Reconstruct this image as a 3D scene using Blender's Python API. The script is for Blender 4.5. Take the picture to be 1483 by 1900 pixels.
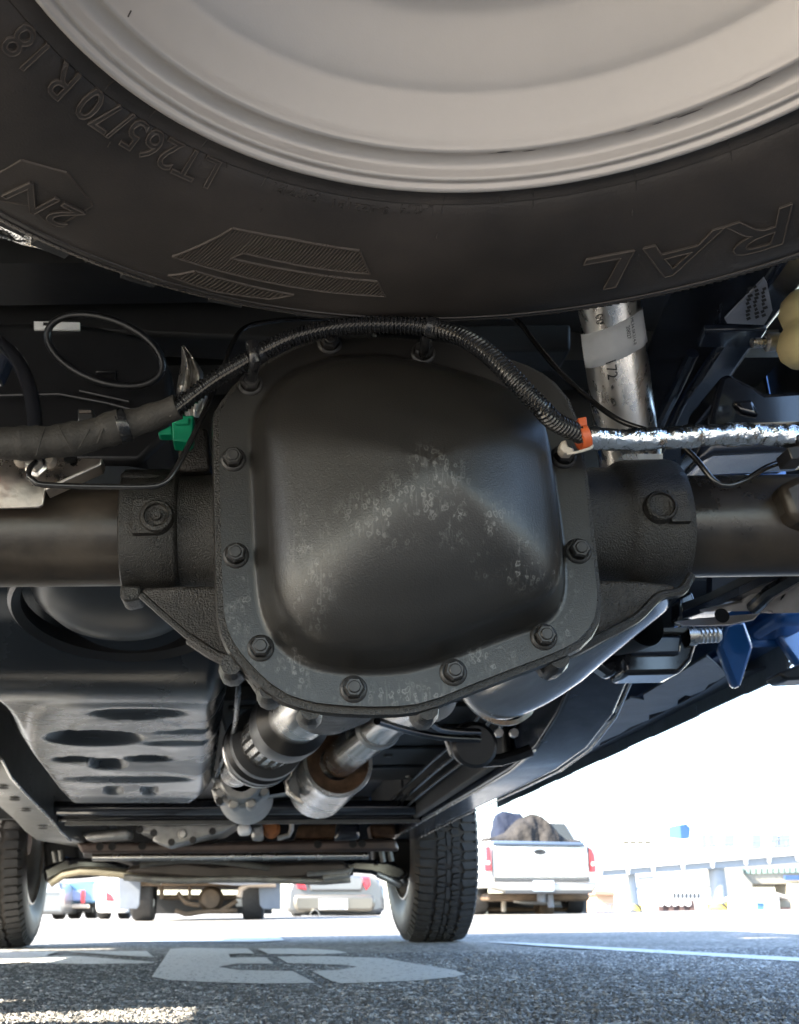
import bpy, bmesh, math, random
from mathutils import Vector, Matrix, noise
random.seed(7)
R_ = math.radians
for o in list(bpy.data.objects): bpy.data.objects.remove(o)
SC = bpy.context.scene
COL = SC.collection
# ------------------------------------------------------------------ camera
W_PX, H_PX, F_PX, CX, CY = 1483.0, 1900.0, 2000.0, 500.0, 950.0
CAM = Vector((0, 0, 0.122))
PITCH = math.atan((1688 - 950) / F_PX); ROLL = R_(0.8)
FWD = Vector((0, math.cos(PITCH), math.sin(PITCH)))
_u = Vector((0, -math.sin(PITCH), math.cos(PITCH))); _r = Vector((1, 0, 0))
RIGHT = _r * math.cos(ROLL) - _u * math.sin(ROLL)
UP = _u * math.cos(ROLL) + _r * math.sin(ROLL)
cd = bpy.data.cameras.new('camera'); cam = bpy.data.objects.new('camera', cd); COL.objects.link(cam)
cd.sensor_fit = 'HORIZONTAL'; cd.sensor_width = 36.0; cd.lens = 36.0 * F_PX / W_PX
cd.shift_x = (W_PX / 2 - CX) / W_PX; cd.shift_y = 0.0
cd.clip_start = 0.02; cd.clip_end = 2000
cam.matrix_world = Matrix(((RIGHT.x, UP.x, -FWD.x, CAM.x), (RIGHT.y, UP.y, -FWD.y, CAM.y),
                           (RIGHT.z, UP.z, -FWD.z, CAM.z), (0, 0, 0, 1)))
cd.dof.use_dof = True; cd.dof.focus_distance = 0.72; cd.dof.aperture_fstop = 30
SC.camera = cam
# ------------------------------------------------------------------ light
SUN_EL, SUN_DIR = 37.0, Vector((-0.78, -0.24, 0))
SUN_DIR.z = SUN_DIR.length * math.tan(R_(SUN_EL)); SUN_DIR.normalize()
w = bpy.data.worlds.new('World'); SC.world = w; w.use_nodes = True
nt = w.node_tree; nt.nodes.clear()
sky = nt.nodes.new('ShaderNodeTexSky'); sky.sky_type = 'NISHITA'; sky.sun_disc = False
sky.sun_elevation = R_(SUN_EL); sky.sun_rotation = math.atan2(SUN_DIR.x, SUN_DIR.y)
bg = nt.nodes.new('ShaderNodeBackground'); bg.inputs[1].default_value = 0.125
wo = nt.nodes.new('ShaderNodeOutputWorld')
nt.links.new(sky.outputs[0], bg.inputs[0]); nt.links.new(bg.outputs[0], wo.inputs[0])
sl = bpy.data.lights.new('sun', 'SUN'); sl.energy = 5.0; sl.angle = R_(0.5); sl.color = (1.0, 0.89, 0.73)
so = bpy.data.objects.new('sun', sl); COL.objects.link(so)
so.rotation_euler = (-SUN_DIR).to_track_quat('-Z', 'Y').to_euler(); so.location = SUN_DIR * 30
SC.view_settings.view_transform = 'Standard'; SC.view_settings.look = 'None'
SC.view_settings.gamma = 1.0; SC.view_settings.use_curve_mapping = False
SC.view_settings.exposure = 3.18
SC.render.engine = 'CYCLES'
SC.cycles.max_bounces = 10; SC.cycles.diffuse_bounces = 6; SC.cycles.glossy_bounces = 5

# ------------------------------------------------------------------ helpers
def P(x, y, Y=None, X=None, Z=None):
    """world point seen at photo pixel (x, y) on the plane at a given real distance"""
    r = FWD + RIGHT * ((x - CX) / F_PX) + UP * ((CY - y) / F_PX)
    if Y is not None: t = (Y - CAM.y) / r.y
    elif X is not None: t = (X - CAM.x) / r.x
    else: t = (Z - CAM.z) / r.z
    return CAM + r * t
def PP(pts, Y): return [P(p[0], p[1], p[2] if len(p) > 2 else Y) for p in pts]

WLOC = {}
def thing(name, label, cat, loc=(0, 0, 0), group=None, rz=0.0):
    o = bpy.data.objects.new(name, None); COL.objects.link(o); o.empty_display_size = .1
    o.location = loc; o['label'] = label; o['category'] = cat
    if group: o['group'] = group
    WLOC[o.name] = Vector(loc); return o
def build(name, bm, mat, parent=None, ang=35, bevel=0.0, label=None, cat=None, group=None, kind=None, seg=2, subd=0, keep=False, solid=0.0):
    bmesh.ops.recalc_face_normals(bm, faces=bm.faces[:])
    vs = bm.verts
    if keep: c = Vector((0, 0, 0))
    else:
        lo = Vector((min(v.co[i] for v in vs) for i in range(3))); hi = Vector((max(v.co[i] for v in vs) for i in range(3)))
        c = (lo + hi) / 2
        if cat: c.z = lo.z
        for v in vs: v.co -= c
    me = bpy.data.meshes.new(name); bm.to_mesh(me); bm.free()
    for p in me.polygons: p.use_smooth = True
    if ang < 180: me.set_sharp_from_angle(angle=R_(ang))
    me.materials.append(mat)
    o = bpy.data.objects.new(name, me); COL.objects.link(o)
    WLOC[o.name] = c
    if parent is not None:
        o.parent = parent; o.location = c - WLOC[parent.name]
    else: o.location = c
    if solid:
        m = o.modifiers.new('solid', 'SOLIDIFY'); m.thickness = solid; m.offset = 0
    if bevel:
        m = o.modifiers.new('bevel', 'BEVEL'); m.width = bevel; m.segments = seg; m.limit_method = 'ANGLE'; m.angle_limit = R_(30)
        m.harden_normals = False
    if subd:
        m = o.modifiers.new('sub', 'SUBSURF'); m.levels = subd; m.render_levels = subd
    if label: o['label'] = label
    if cat: o['category'] = cat
    if group: o['group'] = group
    if kind: o['kind'] = kind
    return o
def put(name, mesh, parent, wloc, rot=None):
    o = bpy.data.objects.new(name, mesh); COL.objects.link(o); o.parent = parent
    o.location = Vector(wloc) - WLOC[parent.name]; WLOC[o.name] = Vector(wloc)
    if rot: o.rotation_euler = rot
    return o
def copy_tree(src, loc, rz=0.0, label=None, group=None):
    r = src.copy(); COL.objects.link(r); r.location = loc; r.rotation_euler.z = rz; WLOC[r.name] = Vector(loc)
    if label: r['label'] = label
    if group: r['group'] = group
    for ch in list(src.children):
        c = ch.copy(); COL.objects.link(c); c.parent = r
        for g in list(ch.children):
            d = g.copy(); COL.objects.link(d); d.parent = c
    return r
B = bmesh.new
def faces(bm, vs, fs):
    bv = [bm.verts.new(v) for v in vs]
    for f in fs:
        try: bm.faces.new([bv[i] for i in f])
        except ValueError: pass
    return bv
def obox(bm, c, ax, ay, az):
    c = Vector(c); ax, ay, az = Vector(ax), Vector(ay), Vector(az)
    vs = [c + ax * i + ay * j + az * k for i in (-1, 1) for j in (-1, 1) for k in (-1, 1)]
    faces(bm, vs, [(0, 1, 3, 2), (4, 6, 7, 5), (0, 4, 5, 1), (2, 3, 7, 6), (0, 2, 6, 4), (1, 5, 7, 3)])
def box(bm, x0, x1, y0, y1, z0, z1):
    obox(bm, ((x0 + x1) / 2, (y0 + y1) / 2, (z0 + z1) / 2), ((x1 - x0) / 2, 0, 0), (0, (y1 - y0) / 2, 0), (0, 0, (z1 - z0) / 2))
def prism(bm, pts, d):
    d = Vector(d); n = len(pts)
    vs = [Vector(p) for p in pts] + [Vector(p) + d for p in pts]
    faces(bm, vs, [tuple(range(n)), tuple(range(2 * n - 1, n - 1, -1))] + [(i, (i + 1) % n, n + (i + 1) % n, n + i) for i in range(n)])
def poly(bm, pts): faces(bm, [Vector(p) for p in pts], [tuple(range(len(pts)))])
def spline(pts, step):
    pts = [Vector(p) for p in pts]
    if len(pts) == 2:
        n = max(1, int((pts[1] - pts[0]).length / step)); return [pts[0].lerp(pts[1], i / n) for i in range(n + 1)]
    q = [pts[0] * 2 - pts[1]] + pts + [pts[-1] * 2 - pts[-2]]; out = []
    for i in range(1, len(q) - 2):
        a, b, c, d = q[i - 1:i + 3]; n = max(1, int((c - b).length / step))
        for k in range(n):
            t = k / n
            out.append(0.5 * (2 * b + (c - a) * t + (2 * a - 5 * b + 4 * c - d) * t * t + (3 * b - a - 3 * c + d) * t ** 3))
    out.append(pts[-1]); return out
def tube(bm, pts, r, n=10, step=None, cap=True, sq=None):
    """sweep; r number or function of (length so far, total); sq=(a,b,up) gives a rectangular section"""
    pts = spline(pts, step) if step else [Vector(p) for p in pts]
    L = [0.0]
    for i in range(1, len(pts)): L.append(L[-1] + (pts[i] - pts[i - 1]).length)
    T = []
    for i in range(len(pts)):
        t = pts[min(i + 1, len(pts) - 1)] - pts[max(i - 1, 0)]; T.append(t.normalized())
    u = T[0].orthogonal().normalized()
    if sq: u = Vector(sq[2])
    rings = []
    for i, p in enumerate(pts):
        u = (u - T[i] * u.dot(T[i])).normalized(); v = T[i].cross(u)
        rr = r(L[i], L[-1]) if callable(r) else r
        if sq:
            a, b = sq[0], sq[1]; off = [(a, b), (-a, b), (-a, -b), (a, -b)]
            rings.append([bm.verts.new(p + v * x + u * y) for x, y in off])
        else:
            rings.append([bm.verts.new(p + (u * math.cos(2 * math.pi * k / n) + v * math.sin(2 * math.pi * k / n)) * rr) for k in range(n)])
    m = len(rings[0])
    for a, b in zip(rings, rings[1:]):
        for k in range(m): bm.faces.new((a[k], a[(k + 1) % m], b[(k + 1) % m], b[k]))
    if cap:
        bm.faces.new(rings[0][::-1]); bm.faces.new(rings[-1])
def lathe(bm, prof, org, axis, n=48, closed=False):
    org = Vector(org); A = Vector(axis).normalized(); u = A.orthogonal().normalized()
    if abs(A.z) > .99: u = Vector((1, 0, 0))
    v = A.cross(u); rings = []
    for r, t in prof:
        if r < 1e-6: rings.append([bm.verts.new(org + A * t)])
        else: rings.append([bm.verts.new(org + A * t + (u * math.cos(2 * math.pi * k / n) + v * math.sin(2 * math.pi * k / n)) * r) for k in range(n)])
    pr = list(zip(rings, rings[1:])) + ([(rings[-1], rings[0])] if closed else [])
    for a, b in pr:
        for k in range(n):
            k2 = (k + 1) % n
            if len(a) == 1 and len(b) == 1: continue
            if len(a) == 1: bm.faces.new((a[0], b[k2], b[k]))
            elif len(b) == 1: bm.faces.new((a[k], a[k2], b[0]))
            else: bm.faces.new((a[k], a[k2], b[k2], b[k]))
def text_geo(s, size=1.0, ext=0.0, res=2, space=1.0, outline=0.0):
    cu = bpy.data.curves.new('lettering', 'FONT'); cu.body = s; cu.size = size; cu.extrude = ext; cu.resolution_u = res
    cu.space_character = space
    if outline: cu.fill_mode = 'NONE'; cu.bevel_depth = outline; cu.bevel_resolution = 1
    ob = bpy.data.objects.new('lettering', cu); me = ob.to_mesh()
    vs = [v.co.copy() for v in me.vertices]; fs = [tuple(p.vertices) for p in me.polygons]
    ob.to_mesh_clear(); bpy.data.objects.remove(ob); bpy.data.curves.remove(cu)
    x0 = min(v.x for v in vs); x1 = max(v.x for v in vs); y0 = min(v.y for v in vs); y1 = max(v.y for v in vs)
    return vs, fs, (x0, x1, y0, y1)

# ------------------------------------------------------------------ materials
MATS = {}
def mat(name, col, rough=.5, metal=0.0, bump=0.0, bscale=200, var=0.0, vscale=30, coat=0.0, emit=None, spec=.5, rvar=0.0, stretch=None, tint=None, bdist=.002):
    """principled with object-space noise: var = colour variation, rvar = roughness variation, bump = fine relief"""
    if name in MATS: return MATS[name]
    m = bpy.data.materials.new(name); m.use_nodes = True; t = m.node_tree; N = t.nodes; L = t.links
    b = N['Principled BSDF']; b.inputs['Base Color'].default_value = (*col, 1); b.inputs['Roughness'].default_value = rough
    b.inputs['Metallic'].default_value = metal; b.inputs['Coat Weight'].default_value = coat; b.inputs['Coat Roughness'].default_value = .08
    b.inputs['Specular IOR Level'].default_value = spec
    tc = N.new('ShaderNodeTexCoord'); mp = N.new('ShaderNodeMapping'); L.new(tc.outputs['Object'], mp.inputs[0])
    if stretch: mp.inputs['Scale'].default_value = stretch
    if var or rvar:
        nz = N.new('ShaderNodeTexNoise'); nz.inputs['Scale'].default_value = vscale; nz.inputs['Detail'].default_value = 6
        nz.inputs['Roughness'].default_value = .65
        L.new(mp.outputs[0], nz.inputs[0])
        cr = N.new('ShaderNodeMapRange'); cr.inputs[1].default_value = .3; cr.inputs[2].default_value = .7; L.new(nz.outputs[0], cr.inputs[0])
        if var:
            mx = N.new('ShaderNodeMix'); mx.data_type = 'RGBA'
            c2 = tint if tint else tuple(min(1, c * (1 + var)) for c in col)
            mx.inputs[6].default_value = (*[c * (1 - var * .6) for c in col], 1); mx.inputs[7].default_value = (*c2, 1)
            L.new(cr.outputs[0], mx.inputs[0]); L.new(mx.outputs[2], b.inputs['Base Color'])
        if rvar:
            mr = N.new('ShaderNodeMapRange'); mr.inputs[3].default_value = max(.03, rough - rvar); mr.inputs[4].default_value = min(1, rough + rvar)
            L.new(cr.outputs[0], mr.inputs[0]); L.new(mr.outputs[0], b.inputs['Roughness'])
    if bump:
        n2 = N.new('ShaderNodeTexNoise'); n2.inputs['Scale'].default_value = bscale; n2.inputs['Detail'].default_value = 4
        L.new(mp.outputs[0], n2.inputs[0])
        bp = N.new('ShaderNodeBump'); bp.inputs['Strength'].default_value = bump; bp.inputs['Distance'].default_value = bdist
        L.new(n2.outputs[0], bp.inputs['Height']); L.new(bp.outputs[0], b.inputs['Normal'])
    MATS[name] = m; return m
M_rubber = mat('rubber_sidewall', (.027, .023, .0205), .55, bump=.35, bscale=900, var=.6, vscale=9, tint=(.047, .038, .032), rvar=.08, bdist=.0006)
M_edge = mat('lighter_mould_edge', (.060, .047, .038), .6)  # lighter brown outlines around raised letters and emblems
M_scuff = mat('rubber_scuff', (.09, .08, .075), .7)
M_rubberd = mat('rubber_bead', (.030, .026, .023), .5, bump=.2, bscale=500, var=.4, vscale=20, bdist=.0005)
M_tread = mat('rubber_tread', (.024, .0235, .024), .7, bump=.3, bscale=300, var=.5, vscale=40)
M_rim = mat('silver_wheel_paint', (.455, .42, .39), .40, .30, bump=.12, bscale=900, var=.08, vscale=7, rvar=.05, bdist=.0004)
M_cast = mat('rough_black_casting', (.017, .015, .013), .36, bump=1.0, bscale=800, var=.6, vscale=60, rvar=.1, bdist=.0013)
M_castv = mat('weathered_casting', (.028, .024, .021), .4, bump=1.0, bscale=650, var=.7, vscale=70, rvar=.12, bdist=.0016)
M_tubeb = mat('black_axle_paint', (.017, .015, .013), .33, bump=.2, bscale=260, var=.8, vscale=14, rvar=.12, bdist=.0008, tint=(.050, .038, .028))
M_bolt = mat('black_phosphate', (.028, .026, .025), .42, .25, bump=.15, bscale=600, var=.4, vscale=90, bdist=.0004)
M_conduit = mat('black_conduit_plastic', (.012, .012, .013), .22, var=.3, vscale=50, rvar=.06)
M_pipe = mat('black_coated_pipe', (.012, .011, .011), .25, .0, coat=.2, bump=.04, bscale=200)
M_tape = mat('cloth_tape', (.020, .0175, .015), .7, bump=.6, bscale=420, var=.4, vscale=35, bdist=.0012)
M_foil = mat('foil_wrap', (.78, .77, .75), .22, 1.0, bump=.8, bscale=70, var=.1, rvar=.08, vscale=60, bdist=.006)
M_foil2 = mat('dull_foil', (.62, .60, .57), .32, 1.0, bump=.8, bscale=70, rvar=.1, vscale=60, bdist=.006)
M_alu = mat('aluminised_tube', (.66, .63, .59), .30, .95, bump=.10, bscale=220, var=.12, vscale=26, rvar=.12, stretch=(3, 3, .3), bdist=.0008)
M_steel = mat('stainless_exhaust', (.62, .60, .57), .24, 1.0, bump=.05, bscale=90, var=.2, vscale=12, rvar=.08)
M_bracket = mat('galvanised_bracket', (.50, .45, .41), .34, 1.0, bump=.25, bscale=70, var=.4, vscale=22, rvar=.14, bdist=.003)
M_rust = mat('brown_heat_scale', (.16, .09, .05), .6, .4, bump=.3, bscale=160, var=.6, vscale=40)
M_green = mat('green_plastic', (.0, .24, .12), .4, var=.12, vscale=40)
M_orange = mat('orange_plastic', (.46, .085, .022), .42, var=.12, vscale=60)
M_beige = mat('beige_plastic', (.42, .37, .31), .5)
M_cream = mat('cream_urethane', (.66, .52, .25), .55, bump=.15, bscale=120, var=.15, vscale=25)
M_white_label = mat('white_label', (.86, .85, .83), .6, bump=.12, bscale=40, var=.1, vscale=30)
M_ink = mat('black_ink', (.02, .02, .02), .6)
M_frame = mat('frame_coating', (.016, .021, .034), .22, bump=.10, bscale=60, var=.4, vscale=10, rvar=.06, coat=.25)
M_frameg = mat('dusty_frame_coating', (.075, .075, .07), .34, .2, bump=.15, bscale=90, var=.5, vscale=10, rvar=.1)
M_blue = mat('blue_body_paint', (.012, .085, .27), .28, .35, coat=1.0, bump=.03, bscale=700)
M_under = mat('underbody_coating', (.016, .0165, .017), .55, bump=.3, bscale=60, var=.5, vscale=8)
M_seal = mat('grey_blue_underseal', (.095, .120, .145), .5, bump=.3, bscale=160, var=.35, vscale=12)
M_tank = mat('tank_shield_steel', (.027, .033, .041), .26, .35, bump=.06, bscale=30, var=.15, vscale=5, rvar=.10, bdist=.003)
M_black = mat('black_plastic', (.012, .012, .013), .35, var=.4, vscale=20)
M_gloss = mat('gloss_black_ecoat', (.012, .013, .017), .12, coat=.7, bump=.04, bscale=30)
M_alcast = mat('cast_aluminium', (.36, .35, .33), .42, .8, bump=.4, bscale=90, var=.4, vscale=25, rvar=.1)
M_copper = mat('warm_heat_shield', (.20, .13, .10), .34, .7, var=.5, vscale=9)
M_gap = mat('hole_black', (.006, .006, .006), .9)

def nodes(name):
    m = bpy.data.materials.new(name); m.use_nodes = True; MATS[name] = m
    return m, m.node_tree.nodes, m.node_tree.links, m.node_tree.nodes['Principled BSDF']
def mk(N, t, **kw):
    n = N.new(t)
    for k, v in kw.items(): setattr(n, k, v)
    return n
def cover_mat():
    """satin black cover with dried white mineral rings in patches"""
    m, N, L, b = nodes('satin_black_cover')
    tc = mk(N, 'ShaderNodeTexCoord')
    nz = mk(N, 'ShaderNodeTexNoise'); nz.inputs['Scale'].default_value = 40; nz.inputs['Detail'].default_value = 6; L.new(tc.outputs['Object'], nz.inputs[0])
    base = mk(N, 'ShaderNodeMix', data_type='RGBA'); base.inputs[6].default_value = (.011, .010, .009, 1); base.inputs[7].default_value = (.021, .019, .017, 1)
    L.new(nz.outputs[0], base.inputs[0])
    # warped coordinates -> voronoi rings
    wv = mk(N, 'ShaderNodeMapping'); wv.inputs['Scale'].default_value = (1, 1, .72); L.new(tc.outputs['Object'], wv.inputs[0])
    nw = mk(N, 'ShaderNodeTexNoise'); nw.inputs['Scale'].default_value = 330; nw.inputs['Detail'].default_value = 3; L.new(wv.outputs[0], nw.inputs[0])
    sc = mk(N, 'ShaderNodeVectorMath', operation='SCALE'); sc.inputs[3].default_value = .0042; L.new(nw.outputs['Color'], sc.inputs[0])
    ad = mk(N, 'ShaderNodeVectorMath', operation='ADD'); L.new(wv.outputs[0], ad.inputs[0]); L.new(sc.outputs[0], ad.inputs[1])
    vo = mk(N, 'ShaderNodeTexVoronoi'); vo.inputs['Scale'].default_value = 270; vo.inputs['Randomness'].default_value = 1; L.new(ad.outputs[0], vo.inputs[0])
    ring = mk(N, 'ShaderNodeValToRGB'); e = ring.color_ramp.elements
    e[0].position = .12; e[0].color = (.10, .10, .10, 1); e[1].position = .52; e[1].color = (0, 0, 0, 1)
    for pos, v in ((.27, .25), (.34, 1.0), (.42, .55)):
        x = ring.color_ramp.elements.new(pos); x.color = (v, v, v, 1)
    L.new(vo.outputs['Distance'], ring.inputs[0])
    # only some cells are stained
    sep = mk(N, 'ShaderNodeSeparateColor'); L.new(vo.outputs['Color'], sep.inputs[0])
    keep = mk(N, 'ShaderNodeMath', operation='GREATER_THAN'); keep.inputs[1].default_value = .30; L.new(sep.outputs[0], keep.inputs[0])
    # patches (stain zones) as soft ellipsoids in object space plus breakup noise
    zone = None
    for c, s in COVER_ZONES:
        mp = mk(N, 'ShaderNodeMapping'); mp.vector_type = 'TEXTURE'; mp.inputs['Location'].default_value = c; mp.inputs['Scale'].default_value = s; mp.inputs['Rotation'].default_value = (0, 0, 0)
        L.new(tc.outputs['Object'], mp.inputs[0])
        ln = mk(N, 'ShaderNodeVectorMath', operation='LENGTH'); L.new(mp.outputs[0], ln.inputs[0])
        mr = mk(N, 'ShaderNodeMapRange'); mr.inputs[1].default_value = 1.0; mr.inputs[2].default_value = .25; L.new(ln.outputs['Value'], mr.inputs[0])
        if zone is None: zone = mr.outputs[0]
        else:
            mx = mk(N, 'ShaderNodeMath', operation='MAXIMUM'); L.new(zone, mx.inputs[0]); L.new(mr.outputs[0], mx.inputs[1]); zone = mx.outputs[0]
    nb = mk(N, 'ShaderNodeTexNoise'); nb.inputs['Scale'].default_value = 70; nb.inputs['Detail'].default_value = 3; L.new(tc.outputs['Object'], nb.inputs[0])
    br = mk(N, 'ShaderNodeMapRange'); br.inputs[1].default_value = .42; br.inputs[2].default_value = .54; L.new(nb.outputs[0], br.inputs[0])
    def mul(a, c):
        x = mk(N, 'ShaderNodeMath', operation='MULTIPLY'); L.new(a, x.inputs[0])
        if isinstance(c, float): x.inputs[1].default_value = c
        else: L.new(c, x.inputs[1])
        return x.outputs[0]
    f = mul(mul(mul(ring.outputs[0], keep.outputs[0]), zone), mul(br.outputs[0], .30))
    ms = mk(N, 'ShaderNodeMapping'); ms.inputs['Scale'].default_value = (1, .3, .13); L.new(tc.outputs['Object'], ms.inputs[0])
    ns = mk(N, 'ShaderNodeTexNoise'); ns.inputs['Scale'].default_value = 520; ns.inputs['Detail'].default_value = 3; L.new(ms.outputs[0], ns.inputs[0])
    sr = mk(N, 'ShaderNodeMapRange'); sr.inputs[1].default_value = .54; sr.inputs[2].default_value = .70; L.new(ns.outputs[0], sr.inputs[0])
    st = mul(mul(mul(sr.outputs[0], zone), br.outputs[0]), .15)
    sm = mk(N, 'ShaderNodeMath', operation='MAXIMUM'); L.new(f, sm.inputs[0]); L.new(st, sm.inputs[1]); f = sm.outputs[0]
    out = mk(N, 'ShaderNodeMix', data_type='RGBA'); L.new(f, out.inputs[0]); L.new(base.outputs[2], out.inputs[6]); out.inputs[7].default_value = (.40, .39, .37, 1)
    L.new(out.outputs[2], b.inputs['Base Color'])
    ro = mk(N, 'ShaderNodeMapRange'); ro.inputs[3].default_value = .35; ro.inputs[4].default_value = .75; L.new(f, ro.inputs[0]); L.new(ro.outputs[0], b.inputs['Roughness'])
    n3 = mk(N, 'ShaderNodeTexNoise'); n3.inputs['Scale'].default_value = 900; L.new(tc.outputs['Object'], n3.inputs[0])
    bp = mk(N, 'ShaderNodeBump'); bp.inputs['Strength'].default_value = .25; bp.inputs['Distance'].default_value = .0006; L.new(n3.outputs[0], bp.inputs['Height']); L.new(bp.outputs[0], b.inputs['Normal'])
    return m
def asphalt_mat():
    m, N, L, b = nodes('asphalt'); tc = mk(N, 'ShaderNodeTexCoord')
    vo = mk(N, 'ShaderNodeTexVoronoi'); vo.inputs['Scale'].default_value = 95; L.new(tc.outputs['Object'], vo.inputs[0])
    sp = mk(N, 'ShaderNodeSeparateColor'); L.new(vo.outputs['Color'], sp.inputs[0])
    cr = mk(N, 'ShaderNodeValToRGB'); e = cr.color_ramp.elements; e[0].position = .0; e[0].color = (.090, .088, .083, 1); e[1].position = 1; e[1].color = (.46, .45, .43, 1)
    for p, v in ((.45, .095), (.75, .19), (.9, .32)):
        x = cr.color_ramp.elements.new(p); x.color = (v * 1.25, v * 1.22, v * 1.15, 1)
    L.new(sp.outputs[0], cr.inputs[0])
    nz = mk(N, 'ShaderNodeTexNoise'); nz.inputs['Scale'].default_value = 1.3; nz.inputs['Detail'].default_value = 8; L.new(tc.outputs['Object'], nz.inputs[0])
    mr = mk(N, 'ShaderNodeMapRange'); mr.inputs[1].default_value = .3; mr.inputs[2].default_value = .7; mr.inputs[3].default_value = .62; mr.inputs[4].default_value = 1.25; L.new(nz.outputs[0], mr.inputs[0])
    hs = mk(N, 'ShaderNodeHueSaturation'); L.new(cr.outputs[0], hs.inputs['Color']); L.new(mr.outputs[0], hs.inputs['Value'])
    L.new(hs.outputs[0], b.inputs['Base Color']); b.inputs['Roughness'].default_value = .75
    n2 = mk(N, 'ShaderNodeTexNoise'); n2.inputs['Scale'].default_value = 90; n2.inputs['Detail'].default_value = 5; L.new(tc.outputs['Object'], n2.inputs[0])
    ad = mk(N, 'ShaderNodeMath', operation='SUBTRACT'); L.new(n2.outputs[0], ad.inputs[0]); L.new(vo.outputs['Distance'], ad.inputs[1])
    bp = mk(N, 'ShaderNodeBump'); bp.inputs['Strength'].default_value = .9; bp.inputs['Distance'].default_value = .006; L.new(ad.outputs[0], bp.inputs['Height']); L.new(bp.outputs[0], b.inputs['Normal'])
    return m
def paint_mat():
    m, N, L, b = nodes('road_paint'); tc = mk(N, 'ShaderNodeTexCoord')
    nz = mk(N, 'ShaderNodeTexNoise'); nz.inputs['Scale'].default_value = 60; nz.inputs['Detail'].default_value = 8; L.new(tc.outputs['Object'], nz.inputs[0])
    mr = mk(N, 'ShaderNodeValToRGB'); e = mr.color_ramp.elements; e[0].position = .30; e[0].color = (.12, .12, .12, 1); e[1].position = .42; e[1].color = (.62, .62, .60, 1)
    L.new(nz.outputs[0], mr.inputs[0]); L.new(mr.outputs[0], b.inputs['Base Color']); b.inputs['Roughness'].default_value = .6
    bp = mk(N, 'ShaderNodeBump'); bp.inputs['Strength'].default_value = .6; bp.inputs['Distance'].default_value = .004; L.new(nz.outputs[0], bp.inputs['Height']); L.new(bp.outputs[0], b.inputs['Normal'])
    return m
M_asphalt = asphalt_mat(); M_paint = paint_mat()

# ================================================================== ground
bm = B(); gx = 300
faces(bm, [(-gx, -80, 0), (gx, -80, 0), (gx, 21.6, 0), (-gx, 21.6, 0), (gx, 60, -.7), (-gx, 60, -.7), (gx, 900, -.7), (-gx, 900, -.7)], [(0, 1, 2, 3), (3, 2, 4, 5), (5, 4, 6, 7)])
build('ground', bm, M_asphalt, kind='structure', keep=True)
nx_, Y, vs, fs, rows_ = 0, 1.10, [], [], 0
rg = random.Random(5); cell = .0044; Ys = []
while Y < 3.3: Ys.append(Y); Y += cell * (1 + .5 * max(0, Y - 1.6))
NXG = 500
for Y in Ys:
    xa, xb = -.28 * Y - .05, .56 * Y + .10
    for i in range(NXG + 1):
        vs.append((xa + (xb - xa) * (i + rg.uniform(-.3, .3)) / NXG, Y + rg.uniform(-.0015, .0015), .0004 + .0040 * rg.random() ** 1.5))
W1 = NXG + 1
for j in range(len(Ys) - 1):
    for i in range(NXG): fs.append((j * W1 + i, j * W1 + i + 1, (j + 1) * W1 + i + 1, (j + 1) * W1 + i))
me = bpy.data.meshes.new('asphalt_relief'); me.from_pydata(vs, [], fs); me.materials.append(M_asphalt)
o_ = bpy.data.objects.new('asphalt_relief', me); COL.objects.link(o_); o_['kind'] = 'structure'
def marking(px, z=.0039):
    bm = B(); poly(bm, [P(x, y, Z=z) for x, y in px]); return bm
bm = B()
for px in ([(282, 1812), (300, 1785), (316, 1761), (345, 1759), (460, 1760), (472, 1769), (424, 1770), (428, 1777), (492, 1776), (508, 1788), (440, 1788), (405, 1794), (440, 1800), (543, 1802), (586, 1824), (480, 1825), (380, 1822), (310, 1818)],
           [(479, 1760), (553, 1760), (621, 1763), (645, 1768), (602, 1771), (498, 1770)],
           [(514, 1775), (602, 1774), (715, 1778), (764, 1787), (844, 1800), (864, 1808), (844, 1813), (764, 1820), (634, 1825), (615, 1820), (579, 1802), (634, 1799), (663, 1794), (634, 1790), (534, 1787)]):
    poly(bm, [P(x, y, Z=.0039) for x, y in px])
build('painted_numeral', bm, M_paint, kind='structure', label='large white painted stencil numeral on the asphalt under the truck')
for nm, px in (('painted_numeral', [(120, 1765), (272, 1765), (286, 1776), (226, 1773)]),
               ('painted_numeral', [(55, 1787), (74, 1774), (146, 1774), (286, 1785), (285, 1787), (160, 1789)]),
               ('painted_line', [(-60, 1767), (110, 1765), (52, 1784), (-60, 1794)]),
               ('painted_numeral', [(195, 1748), (350, 1741), (480, 1735.5), (520, 1739), (528, 1745), (480, 1748)]),
               ('painted_line', [(900, 1747), (1000, 1750.5), (1600, 1783), (1600, 1791), (1000, 1755)])):
    build(nm, marking(px), M_paint, kind='structure')

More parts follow.
